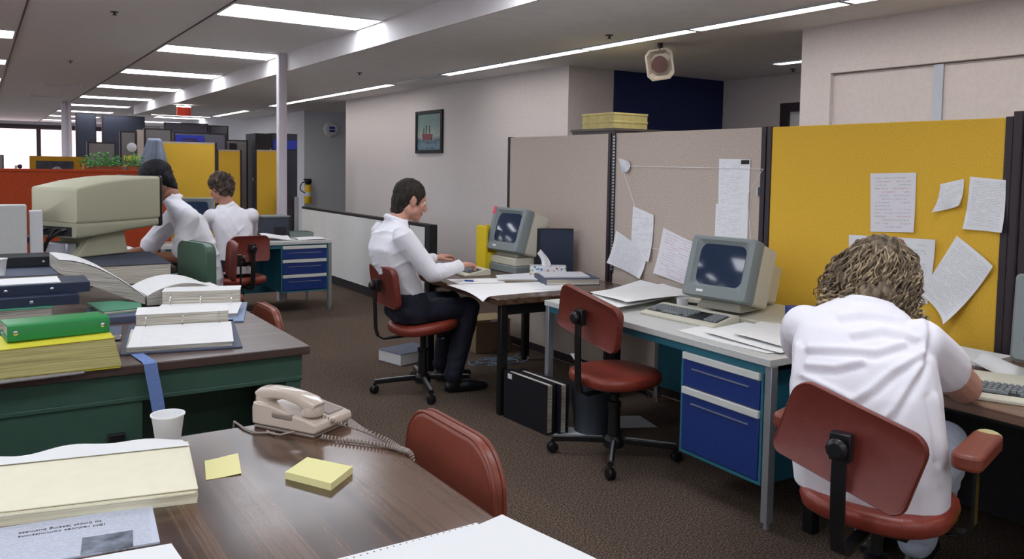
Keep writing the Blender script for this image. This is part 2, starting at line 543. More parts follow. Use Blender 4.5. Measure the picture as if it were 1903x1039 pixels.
def window(name, x0, x1):
    f = struct(name, B().box(x0 - .06, x0, 29.95, 30.1, .85, 2.52).box(x1, x1 + .06, 29.95, 30.1, .85, 2.52).box(x0 - .06, x1 + .06, 29.93, 30.1, .81, .85), 'brownblack')
    b = B()
    z = .86
    while z < 2.5:
        b.box(x0, x1, 30.03, 30.05, z, z + .034); z += .04
    b.obj('blind', 'blind', f)
    return f
w3 = struct('fill_window_left', B().box(-7.1, -6.95, -4, 30, .81, .85).box(-7.1, -6.95, -4, 30, 2.55, 2.59), 'brownblack')  # unseen glowing window wall, added so bounced light brightens the ceiling
_b = B()
for k in range(42):
    _b.box(-7.05, -7.03, -4, 30, .86 + .04 * k, .894 + .04 * k)
_b.obj('blind', 'fill_blind', w3)
window('window_1', -2.8, 1.58)
window('window_2', 1.7, 3.9)
struct('trim_5', B().box(-7, -2.86, 30.0, 30.15, .85, 2.62), 'wallw')
# columns
struct('column_1', B().prism(rrect(.092, .092, .008, 2, 2.815, 8.97), 0, CH), 'grey_post')
struct('column_2', B().box(1.45, 1.52, 19.0, 19.1, 0, CH).box(1.57, 1.63, 19.0, 19.1, 0, CH).box(1.52, 1.57, 19.03, 19.09, 0, CH), 'grey_post')
# right-hand walls
struct('wall_right', B().box(4.92, 5.06, 6.54, 12.4, 0, CL).box(5.06, 5.5, 6.54, 6.68, 0, CL), 'wall')
struct('wall_blue', B().box(5.5, 7.12, 6.54, 6.68, 0, CL), 'bluewall')
struct('wall_corridor', B().box(7.12, 7.26, -4, 4.35, 0, CL).box(7.12, 7.26, 5.68, 6.68, 0, CL).box(7.12, 7.26, 4.35, 5.68, 2.2, CL), 'wall2')
d2 = struct('door_2', B().box(7.14, 7.19, 4.4, 5.63, 0, 2.15), 'whiteboard')
B().box(7.09, 7.2, 5.63, 5.72, 0, 2.24).box(7.09, 7.2, 4.31, 4.4, 0, 2.24).box(7.09, 7.2, 4.4, 5.63, 2.15, 2.24).obj('door_frame', 'brownblack', d2)
B().lathe([(.02, -.03), (.028, -.05), (.02, -.075)], (7.14, 5.5, 1.0), 10, 'x').obj('door_knob', 'chrome', d2)
struct('wall_near', B().box(4.97, 5.11, -4, 2.02, 0, CL).box(4.97, 5.11, 3.624, 3.836, 0, CL).box(4.97, 5.11, 2.02, 3.624, 2.25, CL), 'wall')
d1 = struct('door_1', B().box(4.99, 5.04, 2.075, 2.822, .01, 2.2).box(4.99, 5.04, 2.836, 3.58, .01, 2.2), 'wall')
B().box(4.955, 5.07, 3.58, 3.624, 0, 2.25).box(4.955, 5.07, 2.02, 2.07, 0, 2.25).box(4.955, 5.07, 2.07, 3.58, 2.205, 2.25).obj('door_frame', 'wall', d1, bev=.004)
B().box(4.975, 4.995, 2.80, 2.86, .01, 2.2).obj('meeting_strip', 'alu', d1)
B().lathe([(.02, -.01), (.03, -.05), (.02, -.075)], (4.99, 2.76, 1.0), 10, 'x').obj('door_knob', 'chrome', d1)
struct('wall_nook', B().box(5.2, 9.5, 15.2, 15.35, 0, CL), 'wallw')
struct('wall_far', B().box(5.2, 5.35, 15.35, 30, 0, CH), 'wallw')
struct('wall_side', B().box(7.2, 7.35, 6.68, 15.2, 0, CL), 'wallw')
struct('baseboard_right', B().box(4.908, 4.92, 6.54, 12.4, 0, .1), 'brownblack')

# ceiling fixtures --------------------------------------------------
def troffer():
    t = thing('ceiling_light', '', 'ceiling light', (2.242, 6.66, CH))
    B().box(-.61, .61, -.30, -.275, -.012, .004).box(-.61, .61, .275, .30, -.012, .004).box(-.61, -.595, -.275, .275, -.012, .004).box(.595, .61, -.275, .275, -.012, .004).obj('frame', 'whiteboard', t)
    B().box(-.595, .595, -.275, .275, -.008, .002).obj('diffuser', 'panel_lamp', t)
    return t
tro = troffer()
ords = ['nearest', 'second', 'third', 'fourth', 'fifth', 'sixth', 'seventh', 'eighth', 'ninth']
tro['label'] = 'nearest and largest of the bright white ceiling panels beside the boxed beam'
tro['group'] = 'ceiling light panels'
for k in range(-4, 9):
    if k:
        lab = ('white ceiling light panel, %s from the front in the row along the boxed beam' % ords[k]) if k > 0 else 'white ceiling light panel overhead behind the photographer beside the beam'
        dup(tro, (2.242, 6.66 + 2.66 * k, CH), label=lab)
    lab = ('%s of the white light panels cut off at the left picture edge' % ords[k - 1]) if k > 0 else 'white ceiling light panel of the left row overhead'
    dup(tro, (-.28, 6.66 + 2.66 * k, CH), label=lab)
for x in (-2.8, -5.3):  # extra rows added out of view for more bounced light on the ceiling
    for k in range(-4, 9):
        dup(tro, (x, 6.66 + 2.66 * k, CH), label='unseen white ceiling light panel added at far left to brighten the ceiling')
for k, (x, y) in enumerate(((4.6, 23.6), (4.6, 26.6))):
    dup(tro, (x, y, CH), label=('white ceiling panel far back beyond the beam end, %s of two' % ('nearer', 'farther')[k]))

def strip():
    t = thing('strip_light', '', 'strip light', (4.35, 3.675, CL), group='strip lights in the low ceiling')
    B().box(-.07, .07, -.62, -.605, -.012, .004).box(-.07, .07, .605, .62, -.012, .004).box(-.07, -.055, -.605, .605, -.012, .004).box(.055, .07, -.605, .605, -.012, .004).obj('frame', 'alu', t)
    B().box(-.055, .055, -.605, .605, -.01, .002).obj('diffuser', 'strip_lamp', t)
    return t
st = strip()
ys = [3.675, 4.925, 6.175, 7.425, 10.075, 11.325, 12.575, 13.825, 16.65, 17.9]
od = ['first', 'second', 'third', 'fourth', 'fifth', 'sixth', 'seventh', 'eighth', 'ninth', 'tenth']
for k, y in enumerate(ys):
    lab = 'slim lit ceiling strip, %s from the right along the line above the long wall' % od[k + 1 if k < 9 else 9]
    if k == 9: lab = 'slim lit ceiling strip ending at the far corner of the line'
    if k == 0: st['label'] = lab
    else: dup(st, (4.35, y, CL), label=lab)
for k, y in enumerate((2.425, 1.175, -.075, -1.325, -2.575)):
    dup(st, (4.35, y, CL), label=('slim lit ceiling strip running out of the top right of the picture' if k == 0 else 'slim ceiling strip overhead beyond the picture edge'))
o = dup(st, (4.35, 8.7, CL), label='unlit gap in the ceiling strip line above the framed painting')
for c in o.children:
    if c.name.startswith('diffuser'):
        c.data = c.data.copy(); c.data.materials[0] = MT['desktop']
dup(st, (3.74, 18.95, CL), rz=PI / 2, label='lit ceiling strip turning across the room at the far corner')
dup(st, (6.32, 4.55, CL), label='short lit ceiling strip above the side corridor by the blue wall')

def sprinkler(x, y, z, lab):
    t = thing('ceiling_sprinkler', lab, 'sprinkler', (x, y, z), group='ceiling sprinklers')
    B().lathe([(.03, 0), (.03, -.005), (.008, -.008), (.008, -.022), (.018, -.024), (.018, -.027)], n=12).obj('head', 'brownblack', t)
sprinkler(.955, 7.4, CH, 'small dark sprinkler head in the high ceiling, nearest of the left bay')
sprinkler(.97, 11.33, CH, 'small dark sprinkler head in the high ceiling, farther of the left bay')
sprinkler(4.05, 4.88, CL, 'small dark sprinkler head in the low ceiling left of the hanging speaker')
sprinkler(3.55, 8.55, CL, 'small dark sprinkler head in the low ceiling near the white column')
sprinkler(6.78, 5.33, CL, 'small dark sprinkler head over the side corridor')
for k, (x, y) in enumerate(((1.15, 14.8), (1.1, 17.6))):
    t = thing('ceiling_pipe', ('nearer' if k == 0 else 'farther') + ' thin sensor rail fixed under the high ceiling at left', 'ceiling rail', (x, y, CH))
    B().cyl((-.25, 0, -.03), (.25, 0, -.03), .012).cyl((-.25, 0, 0), (-.25, 0, -.035), .02).cyl((.25, 0, 0), (.25, 0, -.035), .02).obj('rail', 'grey_post', t)

# hanging loudspeaker --------------------------------------------------
t = thing('ceiling_speaker', 'beige eight-sided loudspeaker hanging under the low ceiling before the blue wall', 'speaker', (4.62, 4.93, CL), rot=(0, 0, 0))
ROT = Euler((R(8), R(-6), R(-62))).to_matrix().to_4x4()
b = B(Matrix.Translation((0, 0, -.17)) @ ROT)
def octo(w, h, c, y):
    return [(x, y, z) for x, z in ((-w, -h + c), (-w + c, -h), (w - c, -h), (w, -h + c), (w, h - c), (w - c, h), (-w + c, h), (-w, h - c))]
b.rings([octo(.075, .085, .02, .14), octo(.115, .125, .04, .0), octo(.10, .11, .035, .0), octo(.075, .085, .03, .04)], cap=True)
b.obj('case', 'speaker_case', t)
b = B(Matrix.Translation((0, 0, -.17)) @ ROT)
b.lathe([(.068, .0), (.062, .018), (.03, .034), (.012, .03)], (0, 0, 0), 18, 'y').obj('cone', 'speaker_cone', t)
b = B(Matrix.Translation((0, 0, -.17)) @ ROT)
b.ball((0, .018, 0), .014, 10, 6).obj('dust_cap', 'white_dim', t)
b = B(); b.box(-.015, .015, -.015, .015, -.06, 0).obj('bracket', 'brownblack', t)

# exit sign, wall items --------------------------------------------------
t = thing('exit_sign', 'small red sign hanging from the low ceiling at the far end of the beam', 'sign', (3.07, 15.35, CL))
B().box(-.115, .115, -.03, .03, -.20, -.045).obj('box', 'sign_red', t, bev=.004)
B().box(-.115, .115, -.032, .032, -.045, -.025).obj('light_bar', 'strip_lamp', t)
B().box(-.01, .01, -.01, .01, -.025, 0).obj('stem', 'brownblack', t)

t = thing('wall_speaker', 'round pale speaker high on the far recessed wall', 'speaker', (5.72, 15.2, 2.2))
B().lathe([(.15, 0), (.15, -.03), (.12, -.07)], n=8, ax='y').obj('case', 'whiteboard', t)
B().box(-.05, .06, -.08, -.068, .01, .05).box(-.05, .06, -.08, -.068, -.05, -.012).obj('grille', 'sign_blue', t)

t = thing('fire_extinguisher', 'yellow fire extinguisher with black head hung on the far recessed wall', 'fire extinguisher', (5.24, 15.09, .78))
B().lathe([(.06, 0), (.07, .02), (.07, .30), (.055, .34), (.03, .36)], n=20).obj('cylinder', 'ext_yellow', t)
B().lathe([(.0715, .14), (.0715, .22)], n=20, cap=False).obj('label_band', 'white_dim', t)
B().box(-.05, .05, -.03, .03, .36, .44).box(-.09, .06, -.02, .02, .44, .47).ball((0, 0, .42), (.075, .06, .05)).obj('valve_head', 'black', t, bev=.008)
B().tube([(-.03, -.03, .41), (-.12, -.03, .40), (-.17, -.04, .33), (-.16, -.04, .25), (-.08, -.05, .2)], .011).obj('hose', 'black', t)
B().box(-.03, .03, .06, .11, .1, .3).obj('wall_bracket', 'black', t)

t = thing('framed_painting', 'small framed seascape painting of a red ship on the long beige wall', 'painting', (4.92, 9.5, 1.965))
B().box(-.03, 0, -.37, -.33, -.275, .275).box(-.03, 0, .33, .37, -.275, .275).box(-.03, 0, -.33, .33, -.275, -.235).box(-.03, 0, -.33, .33, .235, .275).obj('frame', 'blackmat', t)
def seap(m, nt, b, axes):
    N, L = nt.nodes, nt.links
    tc = N.new('ShaderNodeTexCoord'); sp = N.new('ShaderNodeSeparateXYZ'); L.new(tc.outputs['Generated'], sp.inputs[0])
    n = N.new('ShaderNodeTexNoise'); n.inputs['Scale'].default_value = 7; n.inputs['Detail'].default_value = 5
    L.new(tc.outputs['Generated'], n.inputs['Vector'])
    ad = N.new('ShaderNodeMath'); ad.operation = 'MULTIPLY_ADD'; ad.inputs[1].default_value = .35
    L.new(n.outputs['Fac'], ad.inputs[0]); L.new(sp.outputs['Z'], ad.inputs[2])
    cr = N.new('ShaderNodeValToRGB'); L.new(ad.outputs[0], cr.inputs[0])
    E = cr.color_ramp.elements
    E[0].position = .12; E[0].color = lin('#2f4a63'); E[1].position = 1.1; E[1].color = lin('#5f7b7a')
    for p, c in ((.3, '#6f8b9b'), (.42, '#3f5a6b'), (.55, '#9aa39a'), (.8, '#6f8a86')):
        e = E.new(p); e.color = lin(c)
    L.new(cr.outputs[0], b.inputs['Base Color']); b.inputs['Roughness'].default_value = .5
B().box(-.014, -.004, -.33, .33, -.235, .235).obj('canvas', picmat('seascape', None, seap), t)
b = B()
b.prism([(.16, -.10), (-.06, -.10), (-.10, -.03), (.20, -.02)], -.02, -.0145, 'x')
b.obj('painted_hull', mat('hull_paint', '#7d3f45', .6), t)
b = B()
for y, h in ((.14, .05), (.07, .09), (-.02, .08)):
    b.box(-.018, -.0145, y, y + .012, -.03, h)
b.obj('painted_masts', mat('mast_paint', '#3b3438', .6), t)

# low partition along the long wall
t = thing('low_partition', 'low white board partition with black frame along the long beige wall', 'partition', (0, 0, 0))
B().box(3.77, 3.86, 7.27, 11.12, .905, .935).box(3.77, 3.86, 7.27, 7.37, 0, .905).box(3.78, 3.85, 7.37, 11.12, 0, .11).obj('frame', 'blackmat', t, bev=.003)
for y0, y1 in ((7.375, 8.62), (8.63, 10.2), (10.21, 11.11)):
    B().box(3.765, 3.845, y0, y1, .11, .905).obj('board', 'whiteboard', t)
B().box(3.755, 3.765, 7.74, 7.80, .62, .76).obj('black_tag', 'blackmat', t)
t = thing('partition_end', 'short brown partition end standing beside the far end of the low partition', 'partition')
B().box(3.58, 3.685, 11.25, 11.9, 0, 1.09).obj('panel', 'brownblack', t)
B().box(3.70, 3.76, 11.22, 11.9, 0, 1.06).obj('post', 'alu', t)
# ================================================================== PARTITION SCREENS behind the desks
def screen_y(name, lab, y0, y1, m, x=3.80, top=1.775, post=True, group=None):
    """fabric partition panel running along y, its face towards -x"""
    t = thing(name, lab, 'partition', (x, (y0 + y1) / 2, 0), group=group)
    L = (y1 - y0) / 2
    B().box(.0, .05, -L + .03, L - .03, .08, top).obj('fabric_panel', m, t, bev=.006)
    B().box(.005, .045, -L + .03, L - .03, .02, .08).obj('base_rail', 'brownblack', t)
    B().box(-.004, .054, -L, -L + .03, 0, top + .004).obj('post', 'brownblack', t)
    B().box(-.004, .054, L - .03, L, 0, top + .004).obj('post', 'brownblack', t)
    return t
screen_y('partition_screen', 'beige fabric partition behind the dark wood table, leftmost of the row', 4.53, 5.89, 'fabric_beige')
screen_y('partition_screen', 'beige fabric partition behind the white desk, hung with papers and a taut string', 3.155, 4.52, 'fabric_beige')
ys_ = screen_y('partition_screen', 'mustard yellow fabric partition in front of the bent woman', 1.815, 3.145, 'fabric_yellow')
B().prism(rrect(.06, .045, .015, 4, 3.815, 1.791), 0, 1.80).obj('corner_post', 'brownblack', None, smooth=30)
bpy.context.view_layer.update()
_cp = bpy.data.objects['corner_post']; tag(_cp, 'dark upright post at the right end of the mustard partition', 'post'); _cp.name = 'partition_post'
screen_y('partition_screen', 'pale grey partition beyond the dark post at the right picture edge', .45, 1.766, 'fabric_grey2')
# slotted metal strip between the beige panels
t = thing('slotted_rail', 'narrow slotted metal rail between the two beige partitions', 'rail', (3.794, 4.49, 0))
b = B()
for k in range(44):
    b.box(-.006, -.003, -.012, .006, .80 + k * .022, .812 + k * .022)
b.obj('slots', 'alu', t, kind='stuff')
B().box(-.003, .0, -.018, .01, .78, 1.77).obj('strip', 'blackpl', t)

def screen_x(lab, x0, x1, y, top, m, name='partition_screen', th=.06, group=None, trim=True):
    t = thing(name, lab, 'partition', ((x0 + x1) / 2, y, 0), group=group)
    L = (x1 - x0) / 2
    B().box(-L + .025, L - .025, 0, th, .06, top - .02).obj('fabric_panel', m, t)
    if trim:
        B().box(-L, -L + .025, -.004, th + .004, 0, top).box(L - .025, L, -.004, th + .004, 0, top).box(-L + .025, L - .025, 0, th, 0, .06).obj('side_rails', 'brownblack', t)
        B().box(-L + .025, L - .025, 0, th, top - .02, top).obj('top_rail', 'fabric_beige' if m == 'fabric_yellow' else 'brownblack', t)
    return t
t = screen_x('long orange fabric partition behind the big terminal', -3.2, 1.62, 8.6, 1.43, 'fabric_orange', trim=False)
B().box(-2.41, 2.41, 0, .06, 1.41, 1.44).obj('top_rail', 'fabric_orange', t, bev=.008)
screen_x('mustard yellow partition at back left with a jacket hung on its end', 1.56, 2.25, 9.5, 1.745, 'fabric_yellow')
screen_x('narrow mustard partition beyond the curly-haired man', 2.74, 3.08, 11.6, 1.705, 'fabric_yellow')
screen_x('mustard partition strip just left of the white column', 3.26, 3.61, 11.6, 1.715, 'fabric_yellow')
# far cubicles
screen_x('dark grey full-height screen far back, left of the black slot', 1.79, 2.19, 20, 2.55, 'fabric_dark')
screen_x('dark grey full-height screen far back, right of the black slot', 2.30, 3.17, 20, 2.53, 'fabric_dark')
screen_x('grey cubicle screen behind the leafy plants', 1.2, 1.55, 12, 1.77, 'fabric_grey2')
screen_x('grey cubicle screen with a pale round plate on it', 1.59, 1.80, 12, 1.925, 'fabric_grey2')
t = thing('cubicle_post', 'cream square post between two grey cubicle screens far back', 'post', (1.845, 12.03, 0))
B().box(-.04, .04, -.04, .04, 0, 1.95).obj('post', 'fabric_beige', t)
screen_x('wide grey cubicle screen right of the cream post', 1.89, 2.25, 12, 1.975, 'fabric_grey2')
t = screen_x('grey cubicle screen carrying a blue sign over the mustard partition', 2.28, 3.0, 12.1, 1.94, 'fabric_grey')
B().box(-.33, .05, -.012, 0, 1.72, 1.90).obj('sign_board', 'sign_blue', t)
b = B()
for k in range(3):
    b.box(-.24 + .0, -.04 + .02 * k, -.016, -.012, 1.845 - k * .035, 1.858 - k * .035)
b.box(-.30, .0, -.016, -.012, 1.725, 1.748)
b.obj('sign_lines', 'speaker_cone', t)
t = screen_x('grey cubicle screen with a small black square window far back', 3.0, 3.33, 12.2, 1.86, 'fabric_grey2')
B().box(-.1, 0, -.012, 0, 1.70, 1.81).obj('black_square', 'blackmat', t)
screen_x('dark grey screen far back below the lit cross strip', 2.95, 3.75, 16.5, 2.27, 'fabric_grey')
screen_x('dark grey screen far back beside the pale far wall', 3.78, 4.15, 16.6, 2.25, 'fabric_grey')
t = thing('tall_cabinet', 'tall dark cabinet far back with a blue sign, left of the white column', 'cabinet', (3.5, 12.3, 0))
B().box(-.12, .12, -.3, .2, 0, 1.96).obj('door', 'blackmat', t)
B().box(.125, .50, -.3, .2, 0, 1.97).obj('body', 'fabric_dark', t)
B().box(.14, .49, -.312, -.3, 1.74, 1.87).obj('sign_board', 'sign_blue', t)
B().tube([(.1, -.32, 1.74), (0, -.33, 1.55), (-.12, -.33, 1.42), (-.14, -.32, 1.3)], .008).obj('cable', 'speaker_case', t)
B().box(-.16, -.08, -.33, -.3, 1.27, 1.31).obj('handle', 'alu', t)
screen_x('grey screen at far left before the bright window', -.3, .46, 20, 1.62, 'fabric_grey2')
t = screen_x('ochre screen with a dark poster before the bright window', .62, 1.47, 14, 1.60, mat('ochre_fabric', '#a97a12', .9), trim=False)
B().box(-.32, .17, -.012, 0, 1.2, 1.51).obj('poster', mat('poster_dark', '#2a2a33', .6, var=(9, .5)), t)
B().ball((-.05, -.014, 1.33), (.08, .008, .1)).obj('poster_face', mat('poster_pale', '#8c8890', .6, var=(30, .3)), t)
t = thing('round_plate', 'pale round plate fixed to a grey cubicle screen behind the plants', 'plate', (1.735, 11.99, 1.71))
B().lathe([(.062, 0), (.062, -.01), (.05, -.015)], n=20, ax='y').obj('disc', 'white_dim', t)
t = thing('notice', 'yellow notice on a grey cubicle screen behind the right plant', 'notice', (1.725, 11.985, 1.53))
B().box(-.09, .09, 0, .008, .0, .07).box(-.09, .09, 0, .008, -.08, -.05).obj('sheet', 'yellow_cover', t)

# filing cabinet and plants behind the orange screen
t = thing('filing_cabinet', 'grey cabinet behind the orange partition carrying two plants', 'cabinet', (1.1, 8.95, 0))
B().box(-.45, .27, -.22, .25, 0, 1.40).obj('body', 'fabric_grey2', t)
B().box(-.47, .29, -.24, .27, 1.40, 1.425).obj('top', 'blackmat', t)
def plant(name, lab, x, y, z, w, d, h, n):
    t = thing(name, lab, 'plant', (x, y, z))
    B().box(-w / 2, w / 2, -d / 2, d / 2, 0, .05).obj('planter', 'terracotta', t, bev=.006)
    B().box(-w / 2 + .008, w / 2 - .008, -d / 2 + .008, d / 2 - .008, .045, .052).obj('soil', 'soil', t)
    b = B(); s = B()
    for _ in range(n):
        a = random.uniform(0, 2 * PI); rr_ = random.random() ** .5
        px, py, pz = rr_ * math.cos(a) * w * .62, rr_ * math.sin(a) * d * .9, .04 + random.random() * h * (1 - .5 * rr_)
        L = random.uniform(.02, .042); e = Euler((random.uniform(-1, 1), random.uniform(-1, 1), random.uniform(0, 6.3))).to_matrix()
        q = [Vector((0, 0, 0)), Vector((L * .5, -L * .33, .004)), Vector((L, 0, 0)), Vector((L * .5, L * .33, .004))]
        b.add([tuple(Vector((px, py, pz)) + e @ v) for v in q], [(0, 1, 2, 3)])
        if _ % 6 == 0:
            s.tube([(px * .3, py * .3, .04), (px * .7, py * .7, pz * .6), (px, py, pz)], .003, 4)
    b.obj('leaves', 'leaf', t, smooth=0); s.obj('stems', 'leaf', t)
plant('potted_plant', 'wide leafy green plant on the cabinet behind the orange partition', 1.03, 8.93, 1.425, .34, .16, .16, 330)
plant('potted_plant', 'smaller leafy plant nearer the hung jacket behind the orange partition', 1.31, 8.93, 1.425, .13, .14, .17, 130)
t = thing('small_ornament', 'small dark ornament standing on the orange partition at left', 'ornament', (.30, 8.62, 1.44))
B().box(-.02, .0, -.012, .012, 0, .03).obj('base', 'fabric_beige', t); B().ball((.02, 0, .02), (.02, .018, .02)).obj('head', 'blackmat', t)

# jacket hung over the end of the yellow screen
def jack(u, v):
    a = (u - .5) * 2
    w = .035 + .19 * v ** .8
    x = 1.60 + a * w - .05 * v + .01 * math.sin(u * 17 + v * 3) * v
    if v < .12:
        return (x, 9.58 - 1.1 * v, 1.753 + .012 * math.sin(v / .12 * PI))
    y = 9.448 - .05 * math.sin(u * PI) - .045 * abs(math.cos(u * 9)) * v
    return (x, y, 1.753 - .66 * (v - .12))
tag(B().sheet(jack, 26, 14, .012).obj('jacket', 'denim_jacket'), 'blue grey jacket hung on the end of the back mustard partition', 'jacket')

# boxes and cabinet beyond the beige partitions
t = thing('storage_cabinet', 'tall grey-brown cabinet behind the beige partitions carrying flat boxes', 'cabinet', (4.62, 5.32, 0))
B().box(-.36, .36, -.28, .28, 0, 1.83).obj('body', mat('cabinet_brown', '#5b524e', .6), t, bev=.004)
B().box(-.37, .37, -.29, .29, 1.83, 1.85).obj('top', mat('cabinet_top', '#6b625c', .6), t)
for k in range(2):
    t = thing('flat_box', ('upper' if k else 'lower') + ' of the two flat yellow boxes on the cabinet behind the beige partition', 'box', (4.53, 5.30, 1.85 + k * .0645), group='flat boxes on the cabinet')
    B().box(-.24, .12, -.21, .2, 0, .045).obj('box_body', 'box_yellow', t)
    B().box(-.245, .125, -.215, .205, .0455, .064).obj('box_lid', 'box_yellow', t, bev=.003)

# ================================================================== DESKS
def blue_drawer(parent, w, z0, z1, xf, seg=False, m='blue_drawer'):
    """drawer with face towards local -y, centred x=0 at xf (front plane y)"""
    d = B().box(-w / 2, w / 2, xf - .012, xf + .02, z0, z1 - .035).obj('drawer', m, parent, bev=.003)
    B().box(-w / 2, w / 2, xf - .02, xf + .015, z1 - .033, z1).obj('pull_strip', 'white_pull', d, bev=.003)
    B().box(-w / 2 + .06, w / 2 - .06, xf - .0165, xf - .012, z1 - .075, z1 - .07).obj('groove', 'alu', d)
    return d

def steel_desk(name, lab, loc, rz, L, D, drawers, ped_at, top_m='desktop', ped_w=.48, h=.737, pz=.18):
    """modular desk, front towards local -y; x from 0..L; ped_at x0 of pedestal"""
    t = thing(name, lab, 'desk', loc, rz)
    B().box(0, L, 0, D, h - .032, h).obj('desktop', top_m, t, bev=.003)
    for x in (.0, L - .035):
        for y in (.01, D - .05):
            B().box(x, x + .035, y, y + .04, .03, h - .032).box(x + .007, x + .028, y + .01, y + .03, .0, .03).obj('leg', 'alu', t, bev=.002)
    B().box(.035, L - .035, D - .045, D - .03, .12, h - .032).obj('back_panel', 'teal', t)
    B().box(.035, L - .035, .02, .05, h - .07, h - .032).obj('front_rail', 'teal', t)
    x0 = ped_at
    p = B().box(x0, x0 + .012, .02, D - .08, pz, h - .07).box(x0 + ped_w - .012, x0 + ped_w, .02, D - .08, pz, h - .07).box(x0 + .012, x0 + ped_w - .012, .02, D - .08, pz, pz + .014).box(x0 + .012, x0 + ped_w - .012, D - .1, D - .08, pz + .014, h - .07).box(x0 + .012, x0 + ped_w - .012, .04, .06, h - .085, h - .07).obj('pedestal', 'teal', t)
    for z0, z1 in drawers:
        d = blue_drawer(p, ped_w - .03, z0, z1, .028)
        d.location = (x0 + ped_w / 2, 0, 0)
    return t
# white desk: front towards -x.  local -y -> world -x : rz = -90deg ; local +x -> world -y
wd = steel_desk('steel_desk', 'white-topped desk with blue drawers in front of the beige partition', (2.812, 3.935, 0), -PI / 2 - R(2.1), 1.715, .92, ((.198, .50), (.505, .665)), 1.165, ped_w=.50)
# far desk: front towards -y
fd = steel_desk('steel_desk', 'white-topped desk with three blue drawers by the column at back', (1.42, 8.13, 0), 0, 1.66, .78, ((.235, .395), (.40, .55), (.555, .69)), 1.13, ped_w=.49, pz=.215)
# raise far pedestal bottom: shown by its own short casing
# wooden table at the woman, right front
t = thing('wood_table', 'brown wood table under the bent woman and the right-hand keyboard', 'table', (0, 0, 0))
B().box(2.84, 3.76, .55, 2.172, .70, .737).obj('tabletop', 'wood_mid', t, bev=.004)
for x, y in ((2.90, .6), (2.90, 2.10), (3.68, .6), (3.68, 2.10)):
    B().box(x, x + .05, y, y + .05, 0, .70).obj('leg', 'black', t, bev=.003)
for y in (2.11, .61): B().box(2.95, 3.68, y, y + .03, .62, .70).obj('apron', 'black', t)
B().box(2.95, 3.68, .66, 2.10, .66, .70).obj('under_frame', 'black', t)
B().box(3.64, 3.66, .66, 2.10, .06, .66).obj('modesty_or_shade_panel', 'blackmat', t)  # dark board added in place of the deep shade under the table
# dark table of the typing man (slightly askew)
tb = thing('wood_table', 'dark walnut table where the man types, before the leftmost partition', 'table', (2.585, 4.09, 0), R(-4))
B().box(0, 1.06, 0, 1.47, .695, .737).obj('tabletop', 'wood_dark', tb, bev=.006)
for x, y in ((.06, .07), (.92, .07), (.10, 1.27), (.92, 1.27)):
    B().box(x, x + .05, y, y + .05, 0, .69).obj('leg', 'black', tb, bev=.004)
for y in (.08, 1.28): B().box(.12, .92, y, y + .03, .62, .69).obj('apron', 'black', tb)

# green steel desks at left
def green_desk(lab, y0, y1, full=True, x0=-.6, x1=1.19):
    t = thing('green_desk', lab, 'desk', (0, 0, 0))
    B().box(x0, x1, y0, y1, .70, .737).obj('desktop', 'wood_dx', t, bev=.004)
    if full:
        B().box(x0 + .03, x1 - .025, y0 + .03, y0 + .05, .60, .70).obj('apron', 'green_steel', t, bev=.003)
        B().box(x0 + .03, x1 - .025, y0 + .022, y0 + .05, .585, .605).obj('apron_lip', 'green_steel', t, bev=.004)
        p = B().box(x0 + .03, .525, y0 + .035, y1 - .06, .06, .585).obj('pedestal', 'green_steel', t, bev=.004)
        B().box(.40, .46, y0 + .015, y0 + .035, .36, .47).obj('handle', 'blackpl', p, bev=.004)
        B().box(1.095, 1.16, y0 + .03, y0 + .62, 0, .60).obj('side_panel', 'green_steel', t, bev=.003)
        B().box(x0 + .05, .5, y0 + .06, y1 - .09, 0, .06).obj('plinth', 'blackmat', t)
        B().box(.525, 1.095, y0 + .58, y0 + .60, .1, .60).obj('modesty_or_shade_panel', 'green_steel', t)
    else:
        for x in (x0 + .03, x1 - .08):
            for y in (y0 + .03, y1 - .08):
                B().box(x, x + .05, y, y + .05, 0, .70).obj('leg', 'green_steel', t)
        B().box(x0 + .08, x1 - .08, y0 + .04, y0 + .06, .6, .70).obj('apron', 'green_steel', t)
    return t
green_desk('green steel desk with brown wood top heaped with binders', 3.40, 4.93)
green_desk('green-legged desk under the big terminal behind the binders', 4.94, 6.48, False, x1=1.10)
green_desk('desk the dark-haired man leans on, behind the big terminal', 6.50, 7.5, False, x1=1.24)

# foreground desk
t = thing('wood_desk', 'brown walnut desk in the left foreground with the telephone on it', 'desk', (0, 0, 0))
B().box(-.75, .958, .72, 2.44, .70, .737).obj('desktop', 'wood_dark', t, bev=.005)
B().box(-.70, .30, 2.33, 2.36, .15, .70).box(-.70, -.67, .78, 2.33, .05, .70).obj('panel', 'brownblack', t)
for x, y in ((-.70, .78), (.86, .78), (.86, 2.33), (-.70, 2.36)):
    B().box(x, x + .05, y, y + .05, 0, .70).obj('leg', 'black', t)

# ================================================================== CHAIRS
def caster(parent, a, r):
    x, y = r * math.cos(a), r * math.sin(a)
    c = B().at((x, y, 0), (0, 0, a + .6))
    c.lathe([(.012, -.022), (.027, -.018), (.029, -.004), (.012, -.002)], (0, 0, .029), 14, 'y')
    c.lathe([(.012, .002), (.029, .004), (.027, .018), (.012, .022)], (0, 0, .029), 14, 'y')
    c.cyl((0, -.004, .029), (0, .004, .029), .012)
    c.cyl((0, 0, .03), (0, 0, .075), .009)
    return c.obj('caster', 'blackpl', parent)

